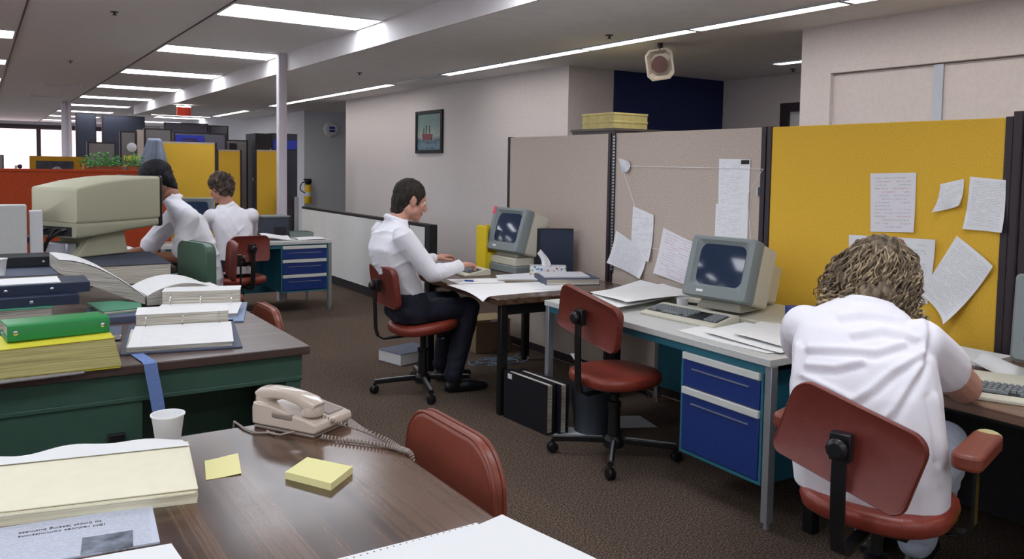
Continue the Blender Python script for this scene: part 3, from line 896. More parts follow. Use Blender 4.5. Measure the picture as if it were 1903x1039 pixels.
def swivel_chair(lab, loc, rz, star=0.0, seat_z=.47, back_z=.755, roll=0.0, arms=False, back_x=-.19, lean=.06, bw=.46, bh=.24, tilt=0.0):
    """typist's chair facing local +x"""
    t = thing('swivel_chair', lab, 'chair', loc, rz, group='red swivel chairs')
    # seat: rounded cushion
    rs = []
    for zz, k in ((-.065, .90), (-.055, .97), (-.03, 1.0), (-.012, .985), (-.002, .93), (.002, .8), (-.002, .45), (-.004, .1)):
        ring = []
        for i in range(36):
            a = 2 * PI * i / 36
            c, s_ = math.cos(a), math.sin(a)
            rr_ = .225 * (1 / (abs(c) ** 2.7 + abs(s_) ** 2.7)) ** (1 / 2.7)
            x = rr_ * k * c
            ring.append((x, rr_ * k * s_, seat_z + zz + x * tilt))
        rs.append(ring)
    B().rings(rs).obj('seat', 'red_vinyl', t, smooth=60)
    B().box(-.15, .15, -.13, .13, seat_z - .085, seat_z - .066).obj('seat_plate', 'black', t)
    # backrest: curved padded slab with a thin rim; front to +x
    mb = Matrix.Translation((back_x, 0, back_z)) @ Euler((0, -lean, 0)).to_matrix().to_4x4() @ Euler((roll, 0, 0)).to_matrix().to_4x4()
    pl = rrect(bw, bh, (.035, .06, .06, .035), 6)
    def bend(u, v, x):
        return (x + 1.05 * u * u * .55 - .0, u, v)
    rs = []
    for x, k in ((-.016, .93), (-.02, .97), (-.016, .99), (-.006, 1.0), (.008, 1.0), (.02, .97), (.028, .88), (.03, .6)):
        rs.append([bend(u * (1 - (1 - k) * .5), v * (1 - (1 - k)), x) for u, v in pl])
    ctr0 = [(-.016, 0, 0)]
    B(mb).rings(rs).obj('backrest', 'red_back', t, smooth=50)
    # spine bar
    bx = back_x - .045
    b = B().bar([(bx - .0, 0, back_z + .035), (bx - .002, 0, back_z - .12), (bx + .005, 0, seat_z - .03), (bx + .02, 0, seat_z - .085), (bx + .055, 0, seat_z - .105), (.02, 0, seat_z - .10)], .042, .012, (0, 1, 0))
    b.obj('spine_bar', 'black', t, bev=.002)
    b = B().lathe([(.012, 0), (.012, -.02), (.03, -.022), (.032, -.036), (.02, -.045)], (back_x - .04, 0, back_z + .005), 12, 'x')
    b.box(back_x - .052, back_x - .016, -.03, .03, back_z - .035, back_z + .045)
    b.obj('knob', 'blackpl', t, bev=.003)
    # column and base
    B().cyl((0, 0, .07), (0, 0, .27), .034, .030, 16).cyl((0, 0, .27), (0, 0, seat_z - .08), .02, n=12).lathe([(.03, .27), (.036, .275), (.036, .30), (.022, .305)], n=14).obj('column', 'black', t)
    B().cyl((.05, -.12, seat_z - .095), (.05, -.19, seat_z - .1), .006).ball((.05, -.2, seat_z - .1), (.018, .018, .01)).obj('lever', 'blackpl', t)
    b = B().lathe([(.02, .055), (.055, .06), (.055, .10), (.036, .12)], n=16)
    for k in range(4):
        a = star + k * PI / 2
        c, s_ = math.cos(a), math.sin(a)
        b.bar([(.04 * c, .04 * s_, .092), (.2 * c, .2 * s_, .086), (.325 * c, .325 * s_, .078)], .03, .03, (-s_, c, 0))
    b.obj('star_base', 'black', t, bev=.004)
    b = B()
    for k in range(4):
        a = star + k * PI / 2
        caster(t, a, .325)
        c, s_ = math.cos(a), math.sin(a)
        b.bar([(.06 * c, .06 * s_, .1085), (.2 * c, .2 * s_, .1025), (.322 * c, .322 * s_, .0945)], .012, .003, (-s_, c, 0))
    b.obj('chrome_trim', 'alu', t)
    if arms:
        for s_ in (-1, 1):
            B().prism(rrect(.30, .085, .03, 5, .02, s_ * .268), .675, .725).obj('armrest', 'red_front', t, bev=.012, seg=3)
            B().bar([(.02, s_ * .12, seat_z - .075), (.02, s_ * .25, seat_z - .075), (.02, s_ * .268, seat_z - .04), (.02, s_ * .268, .675)], .04, .01, (1, 0, 0)).obj('arm_support', 'black', t)
    return t
swivel_chair('empty red swivel chair tucked at the white-topped desk', (2.79, 3.25, 0), R(2), star=R(135), back_z=.765, roll=R(11), back_x=-.215, lean=.05)
swivel_chair('red swivel chair under the typing man in the middle', (2.50, 4.90, 0), R(-2), star=R(165), back_z=.735, back_x=-.30, seat_z=.49, lean=.14, tilt=.10, bw=.40, bh=.27)
wc = swivel_chair('red swivel armchair under the woman in white, right foreground', (2.39, 1.49, 0), R(15), star=R(20), back_z=.735, back_x=-.315, roll=R(16), arms=True, bw=.405, bh=.245, seat_z=.515, lean=-.12)
B().ball((.155, .0, 0), (.02, .04, .02)).obj('tmp', 'foam', None)
_f = bpy.data.objects['tmp']; _f.name = 'torn_foam'; _f.parent = wc; _f.location = (0, -.268, .713)
swivel_chair('red swivel chair of the curly-haired man at the far desk', (2.04, 7.76, 0), R(100), star=R(30), back_z=.74, back_x=-.225, bw=.38, lean=-.03)
c1 = swivel_chair('red swivel chair of the dark-haired man, mostly behind him', (1.56, 6.72, 0), R(172), star=R(10), back_z=.74, back_x=-.16, bw=.42, bh=.3)

def side_chair(lab, loc, rz, vin, bz0, bz1, w=.50, name='side_chair', th=.042, legs='black', group=None, sz=.45, rad=.13):
    """upholstered chair with round-topped back, facing local +x"""
    t = thing(name, lab, 'chair', loc, rz, group=group)
    pl = rrect(w, bz1 - bz0, (.03, rad, rad, .03), 9, 0, (bz0 + bz1) / 2)
    b = B(); b.prism([(u, v) for u, v in pl], -th / 2, th / 2, 'x'); b.obj('backrest', vin, t, bev=.014, seg=3)
    b = B(); P = [(th / 2 - .006, u, v) for u, v in pl]
    b.tube(P, .0055, 6, closed=True); b.obj('front_piping', vin, t)
    b = B(); P = [(-th / 2 + .006, u, v) for u, v in pl]
    b.tube(P, .0055, 6, closed=True); b.obj('rear_piping', vin, t)
    B().prism(rrect(.44, w - .02, .05, 5, .255, 0), sz - .07, sz).obj('seat', vin, t, bev=.02, seg=3)
    for x in (.06, .44):
        for s_ in (-1, 1):
            B().cyl((x, s_ * (w / 2 - .05), sz - .07), (x + (.02 if x > .2 else -.04), s_ * (w / 2 - .04), 0), .014, n=10).obj('leg', legs, t)
    for s_ in (-1, 1):
        B().cyl((.05, s_ * (w / 2 - .06), sz - .05), (.0, s_ * (w / 2 - .06), bz0 + .04), .012, n=8).obj('back_support', legs, t)
    return t
side_chair('maroon round-topped chair at the right edge of the foreground desk', (1.085, 1.945, 0), PI, 'red_front', .48, .812)
side_chair('orange-red chair top peeping over the binder-heaped green desk', (1.33, 4.50, 0), PI, 'red_front', .45, .735, w=.46)
side_chair('green padded chair beside the big terminal', (1.29, 6.06, 0), PI + R(15), 'green_vinyl', .52, .955, w=.42, th=.075, rad=.07, name='side_chair')
# ================================================================== PAPERS
def flat(name, lab, cat, pts, z, m, th=.0015, group=None, wav=0.0, n=8, rnd=0, drape=None):
    """sheet lying flat; pts = near-left, near-right, far-right, far-left (x,y).  wav: slight waviness"""
    P = [Vector((p[0], p[1], 0)) for p in pts]
    c = (P[0] + P[1] + P[2] + P[3]) / 4
    ex = (P[1] - P[0] + P[2] - P[3]).normalized()
    ang = math.atan2(ex.y, ex.x)
    Q = Matrix.Rotation(-ang, 3, 'Z')
    q = [Q @ (p - c) for p in P]
    rn = random.Random(rnd)
    ph = [rn.uniform(0, 6) for _ in range(4)]
    def fn(u, v):
        p = q[0] * (1 - u) * (1 - v) + q[1] * u * (1 - v) + q[2] * u * v + q[3] * (1 - u) * v
        zz = th + wav * (.5 + .25 * math.sin(u * 4 + ph[0]) + .25 * math.sin(v * 5 + ph[1]))
        if drape:
            w = Matrix.Rotation(ang, 3, 'Z') @ p + c
            ov = drape - w.x - .12 * (w.y - 4.1)
            if ov > 0: zz -= min(ov * ov * 9, ov * .8)
        return (p.x, p.y, zz)
    o = B().sheet(fn, n, n, th).obj(name, m)
    o.location = (c.x, c.y, z); o.rotation_euler = (0, 0, ang)
    return tag(o, lab, cat, group)

def pinned(lab, tl, tr, br, bl, m, x=3.797, curl=(0, 0, 0, 0), bulge=.006, name='pinned_sheet', group=None):
    """sheet pinned to the partition; corners as (y,z)"""
    P = [Vector((0, p[0], p[1])) for p in (bl, br, tr, tl)]
    c = (P[0] + P[1] + P[2] + P[3]) / 4
    ex = (P[1] - P[0] + P[2] - P[3]).normalized()
    ez = Vector((-1, 0, 0)); ey = ez.cross(ex)
    Mx = Matrix((ex, ey, ez)).transposed()
    q = [Mx.transposed() @ (p - c) for p in P]
    def fn(u, v):
        p = q[0] * (1 - u) * (1 - v) + q[1] * u * (1 - v) + q[2] * u * v + q[3] * (1 - u) * v
        k = curl[0] * ((1 - u) * (1 - v)) ** 3 + curl[1] * (u * (1 - v)) ** 3 + curl[2] * (u * v) ** 3 + curl[3] * ((1 - u) * v) ** 3
        return (p.x, p.y, .002 + bulge * math.sin(PI * u) * math.sin(PI * v) + k)
    o = B().sheet(fn, 12, 12, .001).obj(name, m)
    M4 = Mx.to_4x4(); M4.translation = Vector((x, c.y, c.z))
    o.matrix_world = M4
    return tag(o, lab, 'paper', group)

pinned('red-marked sheet pinned high on the mustard partition above the woman', (2.487, 1.52), (2.245, 1.527), (2.24, 1.238), (2.473, 1.225), 'p_red', curl=(0, .01, 0, 0))
pinned('small creased slip pinned on the mustard partition between two larger sheets', (2.124, 1.475), (2.015, 1.502), (2.012, 1.38), (2.133, 1.342), 'p_sparse', curl=(.05, .04, 0, 0), bulge=.02)
pinned('typed sheet at the right end of the mustard partition by the dark post', (1.988, 1.513), (1.832, 1.50), (1.824, 1.268), (1.996, 1.273), 'p_dense', curl=(.03, .03, .0, 0), bulge=.012)
pinned('sheet pinned behind the woman’s head on the mustard partition', (2.595, 1.199), (2.124, 1.213), (2.159, .90), (2.58, .90), 'p_sparse', curl=(0, 0, .02, 0))
pinned('long tilted sheet pinned right of the woman’s hair on the mustard partition', (2.036, 1.238), (1.853, 1.117), (2.036, .829), (2.19, .95), 'p_dense', curl=(.02, .08, .03, 0), bulge=.014)
pinned('tall listing pinned on the beige partition above the white-desk monitor', (3.503, 1.595), (3.261, 1.591), (3.265, 1.31), (3.499, 1.30), 'p_list', bulge=.004)
pinned('lower listing sheet overlapping under the tall one on the beige partition', (3.52, 1.32), (3.268, 1.31), (3.265, 1.08), (3.52, 1.08), 'p_list', x=3.7985, bulge=.002)
_l = B().box(-.03, .03, -.012, .012, 0, .002).obj('black_stamp', 'blackmat')
_l.parent = [o for o in COL.objects if o.get('label', '').startswith('tall listing')][0]; _l.location = (.085, .125, .003)
pinned('small torn slip holding the string at the left end of the beige partition', (4.445, 1.60), (4.30, 1.575), (4.315, 1.50), (4.405, 1.502), 'white_dim', bulge=.02, curl=(0, .04, .03, 0))
pinned('narrow upright sheet, leftmost pair on the beige partition', (4.276, 1.268), (4.058, 1.217), (4.078, .899), (4.291, .94), 'p_sparse', curl=(0, .03, .01, 0))
pinned('slanted sheet pinned low at the left corner of the beige partition', (4.446, 1.087), (4.112, .958), (4.159, .776), (4.508, .85), 'p_dense', x=3.794, curl=(.03, .03, 0, 0))
pinned('slanted sheet with red marks left of the white-desk monitor', (3.973, 1.139), (3.66, 1.055), (3.70, .775), (4.038, .83), 'p_red', curl=(.02, 0, 0, 0))
b = B().tube([(3.785, 4.36, 1.545), (3.79, 3.16, 1.535)], .0016, 5).tube([(3.785, 4.37, 1.50), (3.79, 4.25, 1.262)], .0016, 5).tube([(3.79, 4.30, 1.0), (3.79, 3.7, .985)], .0014, 5).tube([(3.785, 3.16, 1.535), (3.785, 3.27, 1.38), (3.79, 3.24, 1.16), (3.79, 3.22, 1.05)], .0014, 5)
tag(b.obj('string', 'white'), 'thin white string stretched across the beige partition', 'string')
B().box(3.785, 3.80, 3.19, 3.205, 1.38, 1.43).obj('clip', 'alu')
tag(bpy.data.objects['clip'], 'small pale clip on the dark post right of the tall listing', 'clip'); bpy.data.objects['clip'].name = 'panel_clip'

# ================================================================== TERMINALS AND KEYBOARDS
def monitor(lab, loc, rz, tilt, W=.40, H=.335, D=.15, D2=.17, base_z=None, logo=True, sticker=False):
    """CRT facing local +x; loc = centre of the screen face"""
    t = thing('monitor', lab, 'monitor', loc, rz)
    T = Euler((0, -tilt, 0)).to_matrix().to_4x4()
    def rr4(w, h, r, x): return [(x, u, v) for u, v in rrect(w, h, r, 4)]
    sw, sh = W * .70, H * .66; oz = H * .045
    def rro(w, h, r, x, dz): return [(x, u, v + dz) for u, v in rrect(w, h, r, 4)]
    b = B(T); b.rings([rr4(W, H, .02, -.075), rr4(W, H, .02, -.01), rr4(W - .014, H - .014, .018, 0), rro(sw + .04, sh + .04, .02, 0, oz), rro(sw, sh, .025, -.022, oz), rro(sw * .9, sh * .9, .02, -.024, oz)], cap=True)
    bz = b.obj('bezel', 'grey_bez', t, smooth=40)
    b = B(T)
    def scr(u, v):
        a, c = (u - .5) * 2, (v - .5) * 2
        return (-.019 + .010 * (1 - a * a) * .7 + .008 * (1 - c * c) * .7 - .006, a * sw * .5, c * sh * .5 + oz)
    b.sheet(scr, 12, 10).obj('screen', 'glass', t, smooth=60)
    b = B(T); b.rings([rr4(W - .012, H - .012, .02, -.07), rr4(W - .02, H - .02, .02, -.07 - D), rr4(W * .72, H * .70, .02, -.075 - D), rr4(W * .66, H * .62, .02, -.075 - D - D2)])
    b.obj('casing', 'beige_pl', t, smooth=40)
    if logo:
        B(T).box(0, .0015, -.105, -.065, -H / 2 + .028, -H / 2 + .04).obj('nameplate', 'white', t)
    if sticker:
        B(T).box(0, .003, -W / 2 + .0, -W / 2 + .03, H / 2 - .06, H / 2 - .0).obj('pink_sticker', mat('pink_tag', '#e0405f', .5), t)
        B(T).box(-.20, -.09, -W / 2 + .002, -W / 2 + .006, H / 2 - .17, H / 2 - .03).obj('yellow_note', 'postit', t)
    if base_z is not None:
        h = loc[2] - base_z
        x0 = -.14
        b = B().lathe([(.095, -h + .045), (.11, -h + .055), (.10, -H / 2 + .02), (.07, -H / 2 + .05)], (x0, 0, 0), 22)
        b.obj('swivel_neck', 'beige_pl', t, smooth=40)
        b = B(); b.hexa([(x0 - .13, -.14, -h), (x0 + .13, -.14, -h), (x0 + .13, .14, -h), (x0 - .13, .14, -h)], [(x0 - .11, -.12, -h + .045), (x0 + .11, -.12, -h + .045), (x0 + .11, .12, -h + .045), (x0 - .11, .12, -h + .045)])
        b.obj('base', mat('putty_base', '#a5a293', .55), t, bev=.006)
    return t
KEYME = B().hexa([(-.0085, -.0085, 0), (.0085, -.0085, 0), (.0085, .0085, 0), (-.0085, .0085, 0)], [(-.006, -.0065, .009), (.006, -.0065, .009), (.006, .0065, .009), (-.006, .0065, .009)]).mesh('key', 0)
KEYME.materials.append(MT['grey_key'])
def keyboard(lab, loc, rz, W=.49, D=.21, keys=True, cap=None):
    """front edge centre at loc, depth along local +x, typing side -x"""
    t = thing('keyboard', lab, 'keyboard', loc, rz)
    prof = [(0, 0), (D, 0), (D, .045), (D - .03, .05), (.02, .018), (0, .014)]
    B().prism(prof, -W / 2, W / 2, 'y').obj('case', 'beige_pl', t, bev=.004)
    sl = math.atan2(.032, D - .05)
    def place(u, y): return (.02 + u * math.cos(sl), y, .018 + u * math.sin(sl) + .001)
    xs0 = W / 2 - .03
    rows = 5
    pitch = .0195
    nmain = 14
    u0 = .035
    def key(u, y, sx=1, me=KEYME):
        k = bpy.data.objects.new('key', me); COL.objects.link(k); k.parent = t
        k.location = place(u, y); k.rotation_euler = (0, -sl, 0); k.scale = (1, sx, 1)
    if keys:
        for r in range(rows):
            u = u0 + r * pitch
            if r == 0:
                for y, s_ in ((xs0 - .03, 1.4), (xs0 - .14, 7.5), (xs0 - .25, 1.4)): key(u, y, s_)
                n0 = 0
            else:
                for k in range(nmain):
                    key(u, xs0 - .004 * r - k * pitch)
            for k in range(4):
                key(u, -W / 2 + .03 + k * pitch)
    else:
        b = B()
        for r in range(rows):
            for k in range(19):
                if k == 14: continue
                p = place(u0 + r * pitch, xs0 - k * pitch)
                b.box(p[0] - .008, p[0] + .008, p[1] - .008, p[1] + .008, p[2], p[2] + .009)
        b.obj('keys', 'grey_key', t, kind='stuff')
    B(Matrix.Translation((.02, 0, .019)) @ Euler((0, -sl, 0)).to_matrix().to_4x4()).box(.022, .03 + rows * pitch, -W / 2 + .012, W / 2 - .012, -.001, .001).obj('key_well', 'blackpl', t)
    return t
DT = .737
# white desk terminal
keyboard('beige keyboard with grey keys on the white-topped desk', (3.02, 3.06, DT), R(4), W=.50)
t = thing('system_unit', 'low beige base unit under the white-desk monitor', 'computer', (3.40, 2.95, DT))
B().prism([(-.11, 0), (.26, 0), (.26, .062), (.20, .062), (-.11, .028)], -.30, .22, 'y').obj('case', 'beige_pl', t, bev=.006)
B().box(.02, .2, -.302, -.298, .02, .03).obj('vent', 'blackpl', t)
monitor('grey-bezel monitor on the white-topped desk', (3.25, 2.985, 1.015), PI + R(8), R(17), base_z=DT + .05)
# typist's terminal
keyboard('beige keyboard under the typing man’s hands', (2.90, 5.25, DT), R(-2), W=.46, keys=False)
t = thing('system_unit', 'two-tier beige base unit under the typing man’s monitor', 'computer', (3.46, 5.17, DT))
B().box(-.17, .17, -.2, .19, 0, .055).obj('lower_case', 'grey_bez', t, bev=.006)
B().box(-.16, .16, -.17, .17, .056, .115).obj('upper_case', 'beige_pl', t, bev=.006)
monitor('grey-bezel monitor with a pink tag before the typing man', (3.32, 5.17, 1.06), PI + R(3), R(17), base_z=DT + .115, sticker=True, D2=.1, W=.42)
# woman's terminal
keyboard('large beige keyboard beside the woman’s elbow at the right edge', (2.945, 1.36, DT), R(24), W=.50, D=.29)
monitor('grey monitor corner cut by the right picture edge', (3.37, 1.355, .985), PI + R(20), R(14), base_z=DT, D=.1, D2=.06)
# far terminal before the back mustard screen
monitor('small grey monitor before the back mustard partition', (1.80, 8.50, 1.02), -PI / 2 - R(10), R(8), W=.36, H=.31, base_z=DT, logo=False)

# big terminal seen from behind
t = thing('display_terminal', 'large putty-coloured display terminal seen from behind on the left desks', 'computer terminal', (.545, 6.09, .865), R(31))
L_, W_ = .70, .48
def sec(x, zt, zb, w=W_, y0=0, r=.022):
    return [(x, y0 + w / 2 + u, (zt + zb) / 2 + v) for u, v in rrect(w, zt - zb, r, 4)]
Z0 = 0
b = B(); b.rings([sec(-.0, .455, .245, W_ - .03), sec(.012, .475, .235), sec(.2, .515, .235), sec(.4, .54, .238), sec(.55, .55, .24), sec(.665, .55, .245)])
b.obj('upper_shell', 'putty', t, smooth=40)
b = B(); b.rings([sec(-.004, .24, .145, W_ - .03, .002), sec(.01, .24, .135, W_ - .004, .002), sec(.1, .24, .14, W_ - .004, .002), sec(.4, .245, .17, W_ - .004, .002), sec(.655, .25, .19, W_ - .004, .002)])
b.obj('lower_shell', mat('putty_low', '#a9a78f', .55, var=(120, .03)), t, smooth=40)
B().box(.66, .70, .004, W_ - .004, .185, .555).obj('front_bezel', 'blackpl', t, bev=.014)
B().box(.685, .702, .05, W_ - .05, .25, .50).obj('screen', 'glass', t)
B().box(-.008, .03, .05, .42, .15, .212).obj('opening_shade_block', 'blackmat', t)  # dark block standing in for the shade inside the opening
b = B()
for y, d in ((.10, .10), (.19, .02), (.3, .12), (.36, .05)):
    b.tube([(.02, y, .2), (-.03, y + .01, .19), (-.06, y + d, .13), (-.07, y + d * 1.5 + .02, .05)], .011, 8)
b.obj('cables', 'blackpl', t)
b = B(); b.hexa([(.04, .08, 0), (.46, .08, 0), (.46, .40, 0), (.04, .40, 0)], [(.20, .10, .17), (.44, .10, .17), (.44, .38, .17), (.20, .38, .17)])
b.obj('pedestal', 'putty', t, bev=.012)
B().box(.02, .10, .14, .36, .0, .10).obj('connector_block', 'alu', t, bev=.01)

# ================================================================== BINDERS, BOOKS ON THE GREEN DESKS
def ring_binder(lab, loc, rz, cov, w=.45, near=.40, far=.28, hn=.02, hf=.075, ex=.02, front=.02):
    """opened ring binder, near half at low y"""
    t = thing('open_binder', lab, 'binder', loc, rz)
    B().box(-ex, w + ex, -front, near + far + .02, 0, .008).obj('cover', cov, t, bev=.002)
    def top(u, v): return (.005 + u * (w - .02) + .012 * v, .0 + v * near, .008 + hn + .012 * math.sin(v * PI * .5))
    B().box(.0, w - .02, .004, near - .004, .008, .008 + hn).obj('near_pages', 'pg', t)
    B().sheet(top, 8, 8, .003).obj('near_top_page', 'p_faint', t)
    B().box(.02, w - .015, near + .006, near + far, .008, hf - .003).obj('far_pages', 'pg', t)
    B().box(.018, w - .012, near + .004, near + far + .003, hf - .003, hf).obj('far_top_page', 'p_faint', t)
    for x in (.06, w * .5, w - .055):
        pts = [(x, near + .005 + .03 * math.cos(a), .03 + .055 * math.sin(a)) for a in [PI * k / 8 for k in range(9)]]
        B().tube(pts, .003, 6).obj('ring', 'chrome', t)
    return t
ring_binder('open ring binder with navy cover at the front edge of the green desk', (.49, 3.60, DT), R(-11), 'binder_slate', hf=.092, w=.43, far=.20)
ring_binder('open ring binder with pale blue cover behind the front one, at the desk’s right edge', (.70, 4.31, DT), R(-17), 'binder_blue', w=.42, near=.27, far=.16, front=.12, hn=.018, hf=.105)

# big open book: two page blocks hinged at a valley
t = thing('open_book', 'thick open book with curling pages between the binders and the terminal', 'book')
def block(name, p0, p1, dep, zt, zb, m, flip=1):
    p0, p1 = Vector(p0), Vector(p1)
    d = (p1 - p0); n = Vector((-.02, dep, 0))
    def top(u): return zt(u)
    b = B(); rs = []
    N = 14
    for i in range(N + 1):
        u = i / N
        q = p0 + d * u
        rs.append([(q.x, q.y, zb(u)), (q.x + n.x, q.y + n.y, zb(u)), (q.x + n.x, q.y + n.y, zt(u) - .004), (q.x, q.y, zt(u) - .004)])
    b.rings(rs).obj(name, 'pg_old', t)
    b = B()
    b.sheet(lambda u, v: (p0.x + d.x * u + n.x * v, p0.y + d.y * u + n.y * v, zt(u) + .001), 14, 4, .004)
    return b.obj(name.replace('pages', 'top_page'), m, t)
block('left_pages', (.73, 4.66, 0), (.37, 5.18, 0), .42, lambda u: .805 + .16 * (1 - (1 - u) ** 1.6) + .02 * math.sin(PI * u), lambda u: .765 + .125 * u ** 1.1, 'p_faint')
block('right_pages', (.74, 4.66, 0), (1.20, 4.78, 0), .40, lambda u: .80 + .065 * math.sin(PI * min(1, u * 1.1 + .03)) ** .8 - .012 * u, lambda u: .74 + .018 * (1 - u), 'p_faint')

def closed_binder(name, lab, x0, x1, y0, y1, z0, z1, cov, pgm='pg', spine='front', rz=0.0, th=.004, rivets=(), group=None, m2=None):
    """binder lying flat; spine wraps the front (low y) side or pages face front"""
    cx, cy = (x0 + x1) / 2, (y0 + y1) / 2
    t = thing(name, lab, 'binder' if 'binder' in name else 'book', (cx, cy, z0), rz, group=group)
    w, d, h = (x1 - x0) / 2, (y1 - y0) / 2, z1 - z0
    b = B().box(-w, w, -d, d, 0, th).box(-w, w, -d, d, h - th, h)
    if spine == 'front': b.box(-w, w, -d, -d + th, th, h - th)
    if spine == 'back': b.box(-w, w, d - th, d, th, h - th)
    if spine == 'right': b.box(w - th, w, -d, d, th, h - th)
    if spine == 'left': b.box(-w, -w + th, -d, d, th, h - th)
    b.obj('cover', cov, t, bev=.0015)
    B().box(-w + .006, w - .006, -d + .006, d - .006, th, h - th).obj('pages', pgm, t)
    for rx in rivets:
        B().lathe([(.008, 0), (.008, -.003), (.004, -.005)], (rx - cx, -d, h / 2), 12, 'y').obj('rivet', 'chrome', t)
    return t
# phone directory with green binder
t = thing('directory', 'very thick yellow-topped directory at the front left of the green desk', 'book', (0, 0, DT))
b = B(); b.hexa([(-.25, 3.375, .008), (.445, 3.375, .008), (.45, 3.68, .008), (-.25, 3.70, .008)], [(-.25, 3.435, .088), (.43, 3.455, .098), (.43, 3.69, .10), (-.25, 3.72, .09)])
b.obj('pages', 'pg_yellow', t)
b = B(); b.hexa([(-.25, 3.437, .089), (.43, 3.457, .099), (.43, 3.692, .101), (-.25, 3.722, .091)], [(-.25, 3.437, .092), (.43, 3.457, .102), (.43, 3.692, .104), (-.25, 3.722, .094)])
b.obj('top_cover', 'yellow_cover', t)
B().box(-.25, .44, 3.38, 3.70, 0, .008).obj('bottom_cover', 'yellow_cover', t)
t = thing('ring_binder', 'bright green ring binder lying on the thick yellow directory', 'binder', (.245, 3.66, DT + .1015), R(5))
pr = [(-.105, .004), (-.105, .055), (-.10, .062), (-.085, .066), (.12, .052), (.12, .046), (-.082, .060), (-.098, .054), (-.098, .008), (.12, .006), (.12, .0), (-.10, 0)]
b = B().prism(pr, -.175, .175, 'x'); b.obj('cover', 'binder_green', t, bev=.0015, smooth=50)
B().box(-.165, .165, -.08, .11, .008, .042).obj('pages', 'pg_old', t)
for rx in (-.148, .15):
    B().lathe([(.009, 0), (.009, -.003), (.004, -.005)], (rx, -.105, .034), 12, 'y').obj('rivet', 'chrome', t)
t = flat('grey_sheet', 'grey folder edge sticking out under the thick yellow directory', 'folder', ((-.25, 3.31), (.315, 3.345), (.32, 3.42), (-.25, 3.42)), DT + .0005, 'fabric_grey2', th=.004)
t.location.z = DT
# stack at left
closed_binder('thick_book', 'thick grey book at the bottom of the navy binder stack', -.2, .285, 4.38, 4.75, DT, .83, 'binder_green2', 'pg_old', 'back')
closed_binder('ring_binder', 'lower of the two navy binders stacked at the left edge', -.2, .40, 4.42, 4.74, .83, .875, 'binder_navy', 'pg', 'front', rivets=(.20,))
closed_binder('ring_binder', 'upper of the two navy binders stacked at the left edge', -.2, .455, 4.50, 4.78, .876, .924, 'binder_navy', 'pg', 'front', rivets=(.10, .29))
tag(B().box(-.15, .33, 4.53, 4.76, .9245, .928).obj('loose_sheet', 'white'), 'white sheet lying on the upper navy binder at left', 'paper')
closed_binder('ring_binder', 'flat dark binder under the faded green folder', .44, .68, 4.32, 4.64, DT, .768, 'binder_slate', 'pg', 'front')
t = thing('folder', 'faded green folder lying open-edged behind the front binder', 'folder', (0, 0, .768))
P5 = [(.50, 4.40), (.68, 4.44), (.70, 4.60), (.60, 4.72), (.46, 4.72)]
B().prism(P5, .014, .018).obj('top_cover', 'binder_green2', t)
B().prism([(x * .97 + .02, y * .99 + .045) for x, y in P5], .003, .014).obj('pages', 'pg', t)
B().prism(P5, 0, .003).obj('bottom_cover', 'binder_green2', t)
t = thing('binder_clip', 'dark grey clipped notebook left of the front open binder', 'notebook', (.43, 4.02, DT), R(-8))
B().box(-.1, .10, -.1, .14, 0, .02).obj('cover', 'binder_slate', t, bev=.003)
B().box(.04, .1, -.12, -.09, .004, .026).obj('metal_clip', 'chrome', t, bev=.004)
# black and slate binders behind
closed_binder('ring_binder', 'thick pale binder under the slate one beside the terminal', -.2, .42, 5.22, 5.80, DT, .845, 'white_dim', 'pg_old', 'back')
closed_binder('ring_binder', 'slate-covered binder under the black one beside the terminal', -.2, .44, 5.20, 5.80, .846, .884, 'binder_slate', 'pg', 'back')
closed_binder('ring_binder', 'black binder on top of the slate one beside the terminal', -.2, .365, 5.60, 5.86, .885, .945, 'binder_black', 'pg', 'front', rivets=(.32,))
closed_binder('thick_book', 'thick dark-covered manual carrying the big terminal', .46, 1.05, 5.66, 6.45, DT, .864, 'fabric_dark', 'pg', 'back', rz=R(0))
# foam cups
def cup(lab, loc, h=.093, r0=.030, r1=.044):
    t = thing('foam_cup', lab, 'cup', loc, group='white foam cups')
    B().lathe([(r0, 0), (r1 - .002, h - .006), (r1 + .001, h - .004), (r1 + .001, h), (r1 - .003, h), (r0 - .003, .006), (.002, .005)], n=32).obj('cup', 'foamcup', t, smooth=50)
    return t
cup('white foam cup at the far edge of the foreground desk beside the telephone', (.425, 2.365, DT))
cup('white foam cup cut by the left picture edge on the slate binder', (.085, 5.28, .884))
t = thing('equipment_box', 'tall pale grey box at the left edge beside the big terminal', 'box', (0, 0, DT))
B().box(-.4, .262, 6.18, 6.32, 0, .49).obj('case', 'desktop', t, bev=.006)
B().box(.278, .355, 6.2, 6.30, 0, .45).obj('side_cover', 'white_dim', t, bev=.006)
# blue strap over the desk edge
def strap(u, v):
    P = [(.52, 3.64, .7395), (.535, 3.5, .7405), (.545, 3.41, .7405), (.548, 3.393, .735), (.552, 3.388, .70), (.565, 3.382, .62), (.585, 3.376, .47), (.595, 3.374, .40)]
    s_ = v * (len(P) - 1); i = min(int(s_), len(P) - 2); k = s_ - i
    p = [P[i][q] * (1 - k) + P[i + 1][q] * k for q in range(3)]
    return (p[0] + (u - .5) * .048, p[1] - .01 * (u - .5) * (1 if v < .4 else 0), p[2])
tag(B().sheet(strap, 4, 28, .0015).obj('strap', 'strap'), 'pale blue webbing strap hanging over the front edge of the green desk', 'strap')

